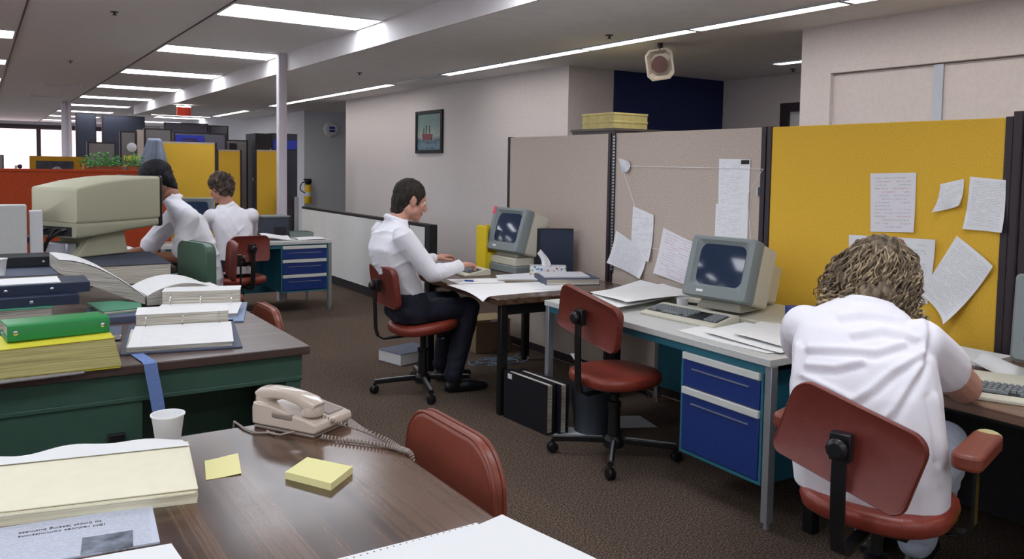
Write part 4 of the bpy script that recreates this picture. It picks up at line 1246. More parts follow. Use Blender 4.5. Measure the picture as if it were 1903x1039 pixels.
# ================================================================== FOREGROUND DESK ITEMS
t = thing('paper_stack', 'thick stack of cream folded listing paper on the foreground desk', 'paper stack', (0, 0, DT))
rs = []
rn = random.Random(5)
b = B()
for k in range(9):
    j = rn.uniform(-.004, .004); z0, z1 = .0034 * k + .003 * (k > 0), .0034 * (k + 1) + .003
    if k == 0: z0 = 0
    b.hexa([(-.25 + j, 2.075 + j, z0), (.408 + j, 1.932 + j, z0), (.455 + j * 1.5, 2.275 + j * 2, z0), (-.25 + j, 2.41 + j, z0)], [(-.25 + j, 2.075 + j, z1), (.408 + j, 1.932 + j, z1), (.455 + j * 1.5, 2.275 + j * 2, z1), (-.25 + j, 2.41 + j, z1)])
b.obj('folded_sheets', 'cream', t)
def topw(u, v):
    a = (-.252 * (1 - u) + .41 * u, 2.073 * (1 - u) + 1.930 * u); c = (-.25 * (1 - u) + .44 * u, 2.37 * (1 - u) + 2.235 * u)
    return (a[0] * (1 - v) + c[0] * v, a[1] * (1 - v) + c[1] * v, .0345 + .004 * math.sin(v * PI))
B().sheet(topw, 10, 8, .002).obj('cream_cover', 'cream', t)
def topc(u, v):
    x = -.25 * (1 - u) + .455 * u; y = 2.37 * (1 - u) + 2.232 * u + v * .05
    return (x - .01 * v * u, y, .0385 + .011 * v * (1 + .8 * math.sin(u * 11) * .6 + .4 * math.sin(u * 23)))
B().sheet(topc, 40, 4, .001).obj('crumpled_edge', 'white', t)
# newspaper
t = thing('newspaper', 'folded newspaper lying upside down under the cream paper stack', 'newspaper', (.10, 1.89, DT), R(-8))
nb = B(); nb.hexa([(-.3, -.115, 0), (.215, -.10, 0), (.205, .1, 0), (-.3, .1, 0)], [(-.3, -.115, .004), (.215, -.10, .004), (.205, .1, .004), (-.3, .1, .004)])
nb.obj('folded_page', 'p_news', t)
textobj('IBM reduces commissions', 'headline', .0155, 'brownblack', t, (.03, .034, .0043), (0, 0, PI), .0002)
textobj('to boost leasing business', 'headline', .0155, 'brownblack', t, (.026, .053, .0043), (0, 0, PI), .0002)
B().box(.07, .165, -.103, -.022, .004, .0046).obj('news_photo', mat('news_photo', '#6d7480', .8, var=(26, .7), detail=6), t)
flat('white_sheet', 'white sheet at the very bottom left corner of the foreground desk', 'paper', ((.02, 1.50), (.33, 1.52), (.318, 1.745), (.05, 1.775)), DT, 'white', wav=.002, rnd=2)
# listing sheets at lower right of the desk
o = flat('listing_paper', 'white listing sheet with punched edge at the right end of the foreground desk', 'paper', ((.50, 1.12), (.90, 1.13), (.901, 1.501), (.55, 1.495)), DT, 'white', wav=.006, rnd=3)
b = B()
for k in range(24):
    b.box(.56 + k * .0145 - .705 - .0015, .56 + k * .0145 - .705 + .0015, .170, .173, .0095, .0102)
b.obj('punch_holes', 'fabric_grey2', o, kind='stuff')
flat('listing_paper', 'white listing sheet lying askew over the desk’s right edge', 'paper', ((.70, 1.10), (1.02, 1.18), (.965, 1.497), (.64, 1.42)), DT + .0085, 'white', wav=.003, rnd=4)
flat('sticky_note', 'single pale yellow note stuck on the foreground desk', 'note', ((.457, 2.062), (.542, 2.057), (.572, 2.205), (.484, 2.196)), DT, 'postit', th=.001, wav=.004, rnd=5)
t = thing('note_pad', 'thick pad of pale yellow notes on the foreground desk', 'note pad', (0, 0, DT))
B().prism([(.627, 1.972), (.697, 1.843), (.784, 1.921), (.708, 2.045)], 0, .018).obj('sheets', 'postit', t)

# telephone
t = thing('telephone', 'almond desk telephone with handset and coiled cord on the foreground desk', 'telephone', (.672, 2.415, DT), math.atan2(-.19, .115)); t.scale = (1, 1, .88)
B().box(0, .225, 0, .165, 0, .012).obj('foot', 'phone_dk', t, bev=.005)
prof = [(-.005, .014), (.228, .014), (.236, .024), (.232, .046), (.195, .056), (.14, .066), (.06, .085), (.0, .088), (-.006, .07)]
b = B().prism([(x, z) for x, z in prof], -.002, .168, 'y')
b.obj('body', 'phone', t, bev=.006, seg=3)
b = B().prism([(-.004, .088), (.02, .093), (.05, .088), (.05, .07), (0, .07)], .0, .165, 'y'); b.obj('rear_hook', 'phone', t, bev=.005)
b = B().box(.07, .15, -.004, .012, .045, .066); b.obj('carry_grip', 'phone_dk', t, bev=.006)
b = B().hexa([(.08, .085, .068), (.21, .085, .048), (.21, .155, .048), (.08, .155, .068)], [(.08, .085, .080), (.212, .085, .055), (.212, .155, .055), (.08, .155, .080)])
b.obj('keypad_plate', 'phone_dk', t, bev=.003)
hp = [(-.002, .04, .102), (.015, .04, .112), (.05, .04, .119), (.10, .04, .121), (.15, .04, .113), (.185, .04, .100), (.208, .04, .088)]
hr = [.022, .026, .023, .021, .023, .027, .022]
rs = []
for i, p in enumerate(hp):
    a = Vector(hp[min(i + 1, 6)]) - Vector(hp[max(i - 1, 0)]); a.normalize()
    nn = Vector((-a.z, 0, a.x))
    rs.append([tuple(Vector(p) + Vector((0, 1, 0)) * u * 1.15 + nn * v * .85) for u, v in rrect(2 * hr[i], 2 * hr[i], hr[i] * .55, 4)])
B().rings(rs).obj('handset', 'phone', t, smooth=60)
B().lathe([(.03, -.022), (.034, -.01), (.03, .008)], (.188, .04, .085), 20).obj('mouthpiece', 'phone', t, smooth=60)
B().lathe([(.028, -.02), (.032, -.01), (.028, .006)], (.014, .04, .102), 20).obj('earpiece', 'phone', t, smooth=60)
def helix(path, r, turns, n=12):
    P = [Vector(p) for p in path]
    out = []; N = turns * n
    for i in range(N + 1):
        s_ = i / N * (len(P) - 1); k = min(int(s_), len(P) - 2); f = s_ - k
        # catmull-rom
        p0, p1, p2, p3 = P[max(k - 1, 0)], P[k], P[k + 1], P[min(k + 2, len(P) - 1)]
        q = .5 * ((2 * p1) + (p2 - p0) * f + (2 * p0 - 5 * p1 + 4 * p2 - p3) * f * f + (3 * p1 - p0 - 3 * p2 + p3) * f ** 3)
        d = ((p2 - p0) * .5 * (1 - f) + (p3 - p1) * .5 * f).normalized()
        u = d.cross(Vector((0, 0, 1))).normalized(); w = d.cross(u)
        a = 2 * PI * i / n
        out.append(tuple(q + (u * math.cos(a) + w * math.sin(a)) * r))
    return out
TW = t.location.copy(); TR = Matrix.Rotation(t.rotation_euler.z, 4, 'Z')
inv = (Matrix.Translation(TW) @ TR).inverted()
def loc_(p): return tuple(inv @ Vector(p))
pa = [(.815, 2.275, .80), (.86, 2.245, .775), (.91, 2.18, .762), (.945, 2.09, .752), (.953, 2.01, .750), (.968, 1.975, .745)]
pb = [(.805, 2.205, .748), (.85, 2.15, .747), (.90, 2.09, .747), (.94, 2.03, .747), (.955, 1.99, .747), (.972, 1.968, .735), (.974, 1.96, .66)]
B().tube([loc_(p) for p in helix(pa, .0058, 34)], .0026, 5).tube([loc_(p) for p in helix(pb, .0058, 42)], .0026, 5).obj('coiled_cord', 'cord', t, smooth=80)
B().tube([(.10, -.02, .006), (.05, -.045, .005), (-.01, -.03, .005), (-.05, -.01, .005), (-.085, .01, .002), (-.10, .02, -.05), (-.10, .02, -.2)], .0035, 6).tube([(.16, -.004, .015), (.13, -.03, .008), (.10, -.03, .006), (.07, -.02, .006)], .0035, 6).obj('line_cord', 'cord', t, smooth=80)

# ================================================================== TYPIST'S TABLE ITEMS
flat('large_sheet', 'large white sheet curling over the front edge of the dark walnut table', 'paper', ((2.545, 4.20), (3.28, 4.20), (3.26, 4.56), (2.59, 4.74)), DT, 'white', n=24, drape=2.615)
flat('white_sheet', 'white sheet under the blue pen on the dark walnut table', 'paper', ((2.68, 4.74), (3.0, 4.66), (3.06, 4.86), (2.72, 4.98)), DT, 'white', rnd=7)
t = thing('pen', 'blue pen cap on the sheet beside the typing man', 'pen', (2.80, 4.80, DT + .007), R(-50))
B().cyl((-.035, 0, 0), (.03, 0, 0), .0055, n=10).obj('cap', 'blue_pl', t); B().cyl((.03, 0, 0), (.06, 0, 0), .004, .002, 8).obj('barrel', 'white', t)
t = thing('booklet', 'loose white booklet in the middle of the dark walnut table', 'booklet', (3.17, 4.76, DT), R(-28))
B().box(-.14, .14, -.11, .11, 0, .012).obj('pages', 'pg', t)
B().sheet(lambda u, v: (-.15 + .3 * u, -.115 + .23 * v, .014 + .02 * v * v * u), 8, 8, .0015).obj('top_sheet', 'p_sparse', t)
closed_binder('ring_binder', 'slate binder lying near the right end of the dark walnut table', 3.20, 3.58, 4.33, 4.64, DT, .782, 'binder_slate', 'pg', 'left', rz=R(-20))
t = thing('booklet', 'pale booklet lying on the slate binder by the beige partition', 'booklet', (3.38, 4.50, .782), R(-24))
B().box(-.16, .15, -.12, .12, 0, .012).obj('pages', 'white_dim', t, bev=.002)
flat('loose_sheet', 'loose sheet in front of the slate binder on the dark walnut table', 'paper', ((2.98, 4.28), (3.22, 4.20), (3.32, 4.40), (3.12, 4.52)), DT + .002, 'white', th=.001, rnd=9, wav=.003)
t = thing('black_file', 'black file standing upright beside the typing man’s monitor', 'file', (3.60, 4.93, DT), R(-34))
B().box(-.145, .145, -.03, .03, 0, .335).obj('case', 'binder_black', t, bev=.003)
B().box(-.10, .145, -.034, -.030, .02, .325).obj('flap', 'binder_navy', t)
t = thing('tissue_box', 'flowered tissue box with a tissue pulled out on the dark walnut table', 'tissue box', (3.42, 4.75, DT), R(-34))
def flo(m, nt, b, axes):
    N, L = nt.nodes, nt.links
    tc = N.new('ShaderNodeTexCoord'); v = N.new('ShaderNodeTexVoronoi'); v.inputs['Scale'].default_value = 42
    L.new(tc.outputs['Object'], v.inputs['Vector'])
    hs = N.new('ShaderNodeHueSaturation'); hs.inputs['Saturation'].default_value = .9; hs.inputs['Value'].default_value = .75
    L.new(v.outputs['Color'], hs.inputs['Color'])
    lt = N.new('ShaderNodeMath'); lt.operation = 'LESS_THAN'; lt.inputs[1].default_value = .42; L.new(v.outputs['Distance'], lt.inputs[0])
    mx = N.new('ShaderNodeMix'); mx.data_type = 'RGBA'; mx.inputs['A'].default_value = lin('#e6e6ea')
    L.new(lt.outputs[0], mx.inputs['Factor']); L.new(hs.outputs[0], mx.inputs['B'])
    L.new(mx.outputs['Result'], b.inputs['Base Color'])
B().box(-.13, .13, -.06, .06, 0, .085).obj('box', picmat('flower_print', None, flo), t, bev=.002)
B().sheet(lambda u, v: (-.03 + (.5 - u) * .07 * (1 - .5 * v) - .05 * v * v + .02, .02 * math.sin(u * 7) * (1 - v * .4), .082 + .12 * v - .05 * v * abs(u - .35)), 10, 8, .001).obj('tissue', 'white', t)
t = thing('magazine_file', 'bright yellow upright file behind the typing man’s monitor', 'file', (3.285, 5.50, DT), R(-4))
B().box(-.02, .0, -.16, .0, 0, .33).box(0, .22, -.02, .0, 0, .33).box(0, .22, -.16, -.14, 0, .13).box(0, .22, -.14, -.02, 0, .01).obj('case', 'yellow_pl', t, bev=.002)

# ================================================================== WHITE DESK ITEMS
flat('listing_paper', 'wide listing sheets spread at the left end of the white-topped desk', 'paper', ((2.91, 3.37), (3.66, 3.58), (3.74, 4.12), (2.85, 3.70)), DT + .026, 'white', wav=.014, rnd=11)
flat('listing_paper', 'upper listing sheet fanned askew over the wide one on the white-topped desk', 'paper', ((2.99, 3.40), (3.58, 3.44), (3.72, 3.88), (3.05, 3.80)), DT + .043, 'p_faint', wav=.012, rnd=31)
tag(B().hexa([(2.93, 3.44, DT), (3.60, 3.66, DT), (3.70, 4.05, DT), (2.88, 3.66, DT)], [(2.93, 3.44, DT + .026), (3.60, 3.66, DT + .026), (3.70, 4.05, DT + .026), (2.88, 3.66, DT + .026)]).obj('paper_stack', 'pg'), 'low stack of sheets under the wide listing on the white-topped desk', 'paper stack')
flat('white_sheet', 'lowest white sheet of the fan above the blue drawers', 'paper', ((2.84, 2.86), (2.83, 2.30), (3.22, 2.26), (3.20, 2.90)), DT, 'white', wav=.006, rnd=12, group='sheets fanned on the white desk')
flat('white_sheet', 'middle white sheet of the fan above the blue drawers', 'paper', ((2.90, 2.74), (2.86, 2.26), (3.28, 2.28), (3.26, 2.80)), DT + .009, 'white', wav=.008, rnd=13, group='sheets fanned on the white desk')
flat('white_sheet', 'topmost white sheet of the fan by the woman’s left arm', 'paper', ((2.95, 2.60), (2.93, 2.25), (3.36, 2.34), (3.32, 2.74)), DT + .020, 'p_faint', wav=.010, rnd=14, group='sheets fanned on the white desk')
t = thing('clear_cup', 'small pale cup beside the monitor base on the white-topped desk', 'cup', (3.42, 3.46, DT + .028))
t.location = (3.36, 3.345, DT)
B().lathe([(.03, 0), (.034, .055), (.031, .055), (.027, .004)], n=20).obj('cup', 'white_dim', t)
t = thing('stapler', 'small grey stapler behind the pale cup on the white-topped desk', 'stapler', (3.50, 3.36, DT), R(20))
B().box(-.02, .02, -.07, .07, 0, .012).obj('base', 'blackpl', t); B().box(-.016, .016, -.07, .07, .012, .04).obj('arm', 'beige_pl', t, bev=.004)
t = thing('disk_box', 'small blue and yellow box with white label at the right end of the white-topped desk', 'box', (3.50, 2.60, DT), R(-35))
B().box(-.10, .10, -.05, .05, 0, .055).obj('lower_half', 'yellow_pl', t)
B().box(-.105, .105, -.055, .055, .055, .105).obj('lid', 'blue_pl', t, bev=.003)
B().box(-.03, .03, -.0565, -.055, .06, .10).obj('label_plate', 'white', t)
# ================================================================== WOMAN'S TABLE ITEMS
flat('loose_sheet', 'loose sheets behind the large keyboard at the right edge', 'paper', ((3.34, 1.72), (3.27, 1.50), (3.42, 1.46), (3.50, 1.74)), DT, 'white', wav=.05, rnd=16)
tag(B().box(3.42, 3.66, 1.70, 1.92, DT, DT + .02).obj('paper_pad', 'white'), 'white pad of paper in front of the mustard partition', 'paper pad')

# ================================================================== FAR DESK ITEMS
t = thing('printer', 'dark grey machine at the far side of the back desk by the column', 'printer', (2.68, 8.74, DT))
B().box(-.16, .11, -.1, .14, 0, .215).obj('case', 'fabric_dark', t, bev=.006)
B().box(-.17, .12, -.11, .15, .215, .23).obj('lid', 'grey_bez', t)
B().box(-.05, .08, -.105, -.1, .03, .11).obj('slot', 'blackmat', t)
t = thing('desk_tray', 'flat grey-green tray at the right end of the far white-topped desk', 'tray', (2.92, 8.72, DT))
B().box(-.13, .13, -.11, .13, 0, .006).box(-.13, -.122, -.11, .13, .006, .05).box(.122, .13, -.11, .13, .006, .05).box(-.122, .122, .122, .13, .006, .05).box(-.122, .122, -.11, -.104, .006, .05).obj('tray', mat('tray_grey', '#7d8a84', .5), t)
flat('white_sheet', 'heap of white sheets in the middle of the far white-topped desk', 'paper', ((2.42, 8.28), (2.70, 8.25), (2.72, 8.52), (2.44, 8.56)), DT, 'white', wav=.06, rnd=18, th=.003)
flat('white_sheet', 'white sheet at the left of the far white-topped desk', 'paper', ((2.12, 8.3), (2.40, 8.28), (2.38, 8.58), (2.10, 8.6)), DT, 'white', wav=.02, rnd=19)
flat('white_sheet', 'white sheet at the right front corner of the far white-topped desk', 'paper', ((2.76, 8.2), (3.04, 8.18), (3.05, 8.42), (2.78, 8.46)), DT, 'white', wav=.02, rnd=20)
t = thing('desk_papers', 'folded blue-white papers under the dark-haired man’s arm', 'paper', (.98, 7.05, DT))
B().sheet(lambda u, v: (-.14 + .3 * u, -.1 + .22 * v, .004 + .10 * math.sin(u * PI) * v), 10, 8, .002).obj('sheet', 'p_sparse', t)

# ================================================================== THINGS ON THE FLOOR
for k, (x, y) in enumerate(((2.70, 3.93), (2.775, 3.90))):
    t = thing('floor_binder', ('nearer' if k == 0 else 'farther') + ' of two black binders standing on the floor by the dark table leg', 'binder', (x, y, 0), R(3), group='binders standing on the floor')
    B().box(-.03, -.026, -.22, .2, 0, .29).box(.026, .03, -.22, .2, 0, .29).box(-.026, .026, .196, .2, 0, .29).obj('cover', 'binder_black', t)
    B().box(-.02, .02, -.205, .19, .006, .28).obj('pages', 'pg', t)
    if k == 0: B().box(-.0315, -.03, .12, .16, .25, .28).obj('label_sticker', 'white', t)
t = thing('waste_bin', 'slate grey waste bin under the white-topped desk behind the empty chair', 'bin', (2.98, 3.66, 0))
B().lathe([(.11, 0), (.14, .36), (.145, .365), (.14, .37), (.134, .365), (.105, .01), (.01, .008)], n=28).obj('bin', 'waste', t, smooth=50)
B().sheet(lambda u, v: (-.1 + .2 * u, -.1 + .2 * v, .30 + .14 * (1 - u) * v + .02 * math.sin(u * 9)), 8, 8, .002).obj('waste_paper', 'white', t)
flat('floor_sheet', 'white sheet on the floor left of the waste bin', 'paper', ((2.72, 3.66), (2.90, 3.50), (2.96, 3.70), (2.80, 3.84)), .0005, 'white_dim', th=.001)
flat('floor_sheet', 'white sheet on the floor right of the waste bin', 'paper', ((3.10, 3.62), (3.34, 3.50), (3.40, 3.72), (3.18, 3.84)), .0005, 'white_dim', th=.001)
closed_binder('floor_book', 'thick slate book lying on the floor behind the typing man’s chair', 2.62, 2.98, 5.62, 5.90, 0, .09, 'binder_slate', 'white', 'right', rz=R(14))
t = thing('cardboard_box', 'brown cardboard box on the floor under the dark walnut table', 'box', (3.53, 5.78, 0), R(-6))
B().box(-.15, .16, -.14, .14, 0, .25).obj('carton', 'cardboard', t, bev=.004)
B().box(-.153, .163, -.143, .143, .25, .275).obj('lid', mat('carton_lid', '#9c8a66', .8), t, bev=.003)
B().box(-.02, .04, -.1445, -.143, .255, .27).obj('label_sticker', 'white', t)
rn = random.Random(8); b = B()
for k in range(4):
    cx_, cy_, r_ = 3.30 + rn.uniform(-.1, .16), 5.32 + rn.uniform(-.06, .06), rn.uniform(.07, .13)
    b.tube([(cx_ + r_ * 1.5 * math.cos(a), cy_ + r_ * .8 * math.sin(a), .006 + .006 * k + .006 * math.sin(3 * a + k)) for a in [2 * PI * i / 28 for i in range(28)]], .0045, 6, closed=True)
b.tube([(3.4, 5.3, .01), (3.55, 5.35, .02), (3.64, 5.45, .01)], .0045, 6)
tag(b.obj('cable_coil', 'cable', smooth=80), 'pale blue cable coiled on the floor under the dark walnut table', 'cable')
closed_binder('floor_binder', 'yellow binder standing on the floor at the lower right picture edge', 3.12, 3.18, 1.10, 1.345, 0, .42, 'yellow_pl', 'pg', 'left')
# ================================================================== PEOPLE
def V(*a): return Vector(a)
def limb(b, pts, rads, n=14):
    b.tube(pts, rads, n)
    for p, r in zip(pts, rads):
        b.ball(p, r * .995, 14, 9)
def loft(b, secs, side, fwd, n=28, ex=2.4):
    rs = []
    for c, hs, hd in secs:
        ring = []
        for i in range(n):
            a = 2 * PI * i / n
            ca, sa = math.cos(a), math.sin(a)
            k = (abs(ca) ** ex + abs(sa) ** ex) ** (-1 / ex)
            ring.append(tuple(Vector(c) + side * (hs * k * ca) + fwd * (hd * k * sa)))
        rs.append(ring)
    b.rings(rs)
CLOUD = {}
def cloud(size, depth=2):
    k = (size, depth)
    if k not in CLOUD:
        tx = bpy.data.textures.new('cloth_noise', 'CLOUDS'); tx.noise_scale = size; tx.noise_depth = depth
        CLOUD[k] = tx
    return CLOUD[k]
from mathutils import noise as mnoise
def folds(me, specs):
    """cloth folds: ridges that run along one direction; spec = (amplitude, run direction, across frequency, along frequency, offset)"""
    n = len(me.vertices)
    co = np.empty(n * 3); no = np.empty(n * 3)
    me.vertices.foreach_get('co', co); me.vertices.foreach_get('normal', no)
    co = co.reshape(-1, 3); no = no.reshape(-1, 3); d = np.zeros(n)
    for amp, run, fa, fl, off in specs:
        r = Vector(run).normalized(); e1 = r.orthogonal().normalized(); e2 = r.cross(e1)
        a = co @ np.array(e1) + .5 * (co @ np.array(e2)); al = co @ np.array(r)
        w1 = np.array([mnoise.noise(Vector(p)) for p in (co * 3.0 + off)])
        mk = np.array([mnoise.noise(Vector(p)) for p in (co * fl + off * 1.7 + 3)])
        cr = (1 - np.abs(np.sin(fa * a + 2.4 * w1))) ** 2
        d += amp * np.clip(mk * 2.2 + .25, 0, 1) * (cr - .2)
    co = co + no * d[:, None]
    me.vertices.foreach_set('co', co.ravel()); me.update()
def creases(me, lines, view, amp, w):
    """sculpt single cloth creases along given lines: a ridge with a furrow below it"""
    n = len(me.vertices); co = np.empty(n * 3); no = np.empty(n * 3)
    me.vertices.foreach_get('co', co); me.vertices.foreach_get('normal', no)
    co = co.reshape(-1, 3); no = no.reshape(-1, 3); vw = np.array(view)
    P = co - np.outer(co @ vw, vw); d = np.zeros(n); face = np.clip(-(no @ vw) * 2, 0, 1)
    def dist(off):
        best = np.full(n, 9.0)
        for ln in lines_:
            pts = np.array(ln) + off; pts = pts - np.outer(pts @ vw, vw)
            for a, c in zip(pts[:-1], pts[1:]):
                ab = c - a; u = np.clip(((P - a) @ ab) / (ab @ ab), 0, 1)
                best = np.minimum(best, np.linalg.norm(P - a - u[:, None] * ab, axis=1))
        return best
    for k, ln in enumerate(lines):
        lines_ = [ln]; q = np.array(ln); t = q[-1] - q[0]; s = np.cross(vw, t); s /= np.linalg.norm(s)
        if s[2] > 0: s = -s
        d += amp * (np.exp(-(dist(0 * s) / w) ** 2) - .9 * np.exp(-(dist(s * w * 1.5) / w) ** 2))
    co = co + no * (d * face)[:, None]
    me.vertices.foreach_set('co', co.ravel()); me.update()
def blob(b, name, m, parent, voxel=.008, smooth=4, disp=(), fold=()):
    """fuse the collected shapes into one continuous surface"""
    me = b.mesh(name, 0)
    o = bpy.data.objects.new(name, me); COL.objects.link(o)
    r = o.modifiers.new('r', 'REMESH'); r.mode = 'VOXEL'; r.voxel_size = voxel
    if smooth:
        s = o.modifiers.new('s', 'SMOOTH'); s.factor = .5; s.iterations = smooth
    for sz, st in disp:
        d = o.modifiers.new('d', 'DISPLACE'); d.texture = cloud(sz); d.strength = st; d.mid_level = .5; d.texture_coords = 'LOCAL'
    dg = bpy.context.evaluated_depsgraph_get()
    nm = bpy.data.meshes.new_from_object(o.evaluated_get(dg))
    bpy.data.objects.remove(o); bpy.data.meshes.remove(me)
    nm.name = name
    if fold and fold[0] == 'lines':
        creases(nm, *fold[1]); fold = fold[2:]
    if fold: folds(nm, fold)
    nm.materials.clear(); nm.materials.append(MT[m]); nm.shade_smooth()
    q = bpy.data.objects.new(name, nm); COL.objects.link(q)
    if parent is not None:
        q.parent = parent
        q.location = -parent.location
    return q
def frame(f, u):
    f = Vector(f).normalized(); u = Vector(u); u = (u - f * u.dot(f)).normalized(); l = u.cross(f)
    return f, l, u, Matrix((f, l, u)).transposed()
def head(b, c, f, u, nb, k=1.0):
    f, l, u, Q = frame(f, u); c = Vector(c)
    P = lambda a, s, h: c + (f * a + l * s + u * h) * k
    E = lambda p, r: b.ball(p, tuple(x * k for x in r), 20, 14, Q)
    E(P(-.005, 0, .02), (.098, .077, .098)); E(P(.028, 0, -.035), (.066, .061, .082))
    E(P(.055, 0, -.088), (.034, .038, .030)); E(P(.07, 0, -.102), (.022, .022, .018))
    b.tube([P(.086, 0, .012), P(.104, 0, -.012), P(.116, 0, -.034)], [.008 * k, .011 * k, .014 * k], 10)
    E(P(.108, 0, -.037), (.014, .018, .010)); E(P(.080, 0, .022), (.016, .05, .012))
    E(P(.088, 0, -.062), (.013, .025, .008)); E(P(.086, 0, -.073), (.013, .022, .009))
    for s in (-1, 1):
        E(P(.06, s * .035, -.025), (.026, .028, .028)); E(P(.0, s * .055, -.06), (.05, .018, .035))
        E(P(-.008, s * .077, -.008), (.020, .010, .032)); E(P(-.018, s * .084, .002), (.010, .008, .022))
    b.tube([P(-.025, 0, -.05), Vector(nb) * .5 + P(-.03, 0, -.08) * .5, nb], [.058 * k, .056 * k, .062 * k], 18)
    b.ball(nb, .06 * k)
    return P, Q
def eyes(P, Q, par, k=1.0):
    for s in (-1, 1):
        e = B().ball(P(.077, s * .031, .002), .0125 * k, 12, 8).obj('eye', 'eyew', par)
        e.location = -par.location
        i = B().ball(P(.0868, s * .031, .002), .0048 * k, 10, 6).obj('iris', 'blackpl', e)
def hand(b, wrist, d, n, thumb, curl=.5, k=1.0):
    """d: towards fingers, n: out of the palm, thumb: towards thumb side"""
    w = Vector(wrist); d = Vector(d).normalized(); n = Vector(n); n = (n - d * n.dot(d)).normalized(); a = Vector(thumb); a = (a - d * a.dot(d) - n * a.dot(n)).normalized()
    offs = (.030, .010, -.011, -.030); lens = (.070, .079, .073, .058); cs = (curl * .8, curl, curl * 1.1, curl * 1.25)
    for o_, L, c in zip(offs, lens, cs):
        base = w + (d * (.088 - abs(o_ - .006) * .25) + a * o_) * k
        limb(b, [w + (a * o_ * .55 + d * .005) * k, base], [.0145 * k, .0115 * k], 10)
        p = base; ang = c * .45; pts = [p]; 
        for j, fr in enumerate((.46, .31, .23)):
            dd = d * math.cos(ang) + n * math.sin(ang)
            p = p + dd * L * fr * k; pts.append(p); ang += c * (.8 - .1 * j)
        limb(b, pts, [.0098 * k, .0092 * k, .0084 * k, .0072 * k], 10)
    t0 = w + (d * .022 + a * .018) * k; t1 = w + (d * .052 + a * .050 + n * .012) * k; t2 = t1 + (d * .028 + a * .012 + n * .010) * k; t3 = t2 + (d * .024 + n * .008) * k
    limb(b, [t0, t1, t2, t3], [.016 * k, .0125 * k, .0105 * k, .0085 * k], 10)
def arm(b, sh, el, wr, ru=.05, re=.041, rw=.027):
    limb(b, [sh, Vector(sh).lerp(el, .5), el], [ru, ru * .93, re]); limb(b, [el, Vector(el).lerp(wr, .35), wr], [re, re * .98, rw])
def leg(b, hip, kn, an, rh=.085, rk=.06, ra=.042):
    limb(b, [hip, Vector(hip).lerp(kn, .5), kn], [rh, rh * .9, rk]); limb(b, [kn, Vector(kn).lerp(an, .35), an], [rk, rk * .97, ra])
def shoe(name, par, an, toe, m='shoe'):
    b = B(); an = Vector(an); toe = Vector(toe)
    h = an.copy(); h.z = .04; h -= (toe - an).normalized() * .03
    limb(b, [(h.x, h.y, .04), ((h.x + toe.x) / 2, (h.y + toe.y) / 2, .043), (toe.x, toe.y, .03)], [.037, .043, .028])
    b.tube([(an.x, an.y, .13), (an.x, an.y, .05)], .045, 12)
    return blob(b, name, m, par, .008, 3)
def person(lab, loc): return thing('person', lab, 'person', loc)
def sh_pts(c, side, w): return c + side * w, c - side * w

# ---- man typing in the middle, facing +x
p = person('seated man in white shirt and dark tie typing at the dark walnut table', (2.36, 4.93, 0))
f, s = V(1, 0, 0), V(0, 1, 0)
hc = V(2.41, 4.93, 1.295); HK = 1.1
T_ = [(V(2.41, 4.92, .50), .165, .115), (V(2.40, 4.92, .60), .17, .12), (V(2.355, 4.92, .72), .158, .118), (V(2.295, 4.925, .86), .168, .125), (V(2.262, 4.93, .97), .182, .125), (V(2.272, 4.93, 1.06), .18, .105), (V(2.29, 4.93, 1.115), .14, .085), (V(2.315, 4.93, 1.165), .08, .065)]
SR, SL = V(2.275, 4.745, 1.065), V(2.285, 5.115, 1.065)
ER, EL = V(2.45, 4.68, .825), V(2.48, 5.20, .835)
WR, WL = V(2.715, 4.80, .848), V(2.735, 5.205, .858)
b = B()
P, Q = head(b, hc, (1, -.05, -.27), (.27, 0, 1), V(2.325, 4.93, 1.165), HK)
loft(b, [(c, a * .8, d * .76) for c, a, d in T_], s, f)
arm(b, SR, ER, WR, .045, .038, .027); arm(b, SL, EL, WL, .045, .038, .027)
hand(b, WR, (1, .25, .12), (0, 0, -1), (0, 1, 0), .75, 1.1); hand(b, WL, (1, .05, .2), (0, 0, -1), (0, -1, 0), .6, 1.1)
KR, KL = V(2.78, 4.77, .565), V(2.80, 5.06, .565)
AR, AL = V(2.66, 4.76, .12), V(2.74, 5.08, .12)
leg(b, V(2.36, 4.83, .565), KR, AR, .07, .05, .035); leg(b, V(2.36, 5.02, .565), KL, AL, .07, .05, .035)
blob(b, 'body', 'skin', p, .0045, 3)
eyes(P, Q, p, HK)
b = B()
loft(b, [(V(2.385, 4.92, .645), .16, .115)] + T_[2:], s, f)
for S_, E_, W_ in ((SR, ER, WR), (SL, EL, WL)):
    limb(b, [S_, S_.lerp(E_, .5), E_], [.072, .066, .060]); limb(b, [E_, E_.lerp(W_, .5), E_.lerp(W_, .93)], [.060, .05, .041])
    limb(b, [E_.lerp(W_, .80), E_.lerp(W_, .97)], [.043, .043])
b.tube([V(2.31, 4.93, 1.15) + V(math.cos(a) * .062, math.sin(a) * .064, .015 - .022 * math.cos(a)) for a in [2 * PI * i / 20 for i in range(20)]], .017, 8, closed=True)
b.tube([V(2.305, 4.93, 1.13), V(2.318, 4.93, 1.165)], [.075, .064], 20)
blob(b, 'shirt', 'shirt', p, .0075, 4, (), ((.012, (.6, 0, -1), 26, 4, 0), (.008, (1, .3, .5), 34, 5, 5)))
b = B(); b.bar([V(2.385, 4.93, 1.135), V(2.395, 4.93, 1.08), V(2.40, 4.93, .95), V(2.405, 4.93, .80)], .06, .008, (0, 1, 0))
o = b.obj('necktie', 'navy', p); o.location = -p.location
b = B()
loft(b, [(V(2.41, 4.92, .49), .175, .125), (V(2.40, 4.92, .60), .182, .132), (V(2.37, 4.92, .69), .17, .132)], s, f)
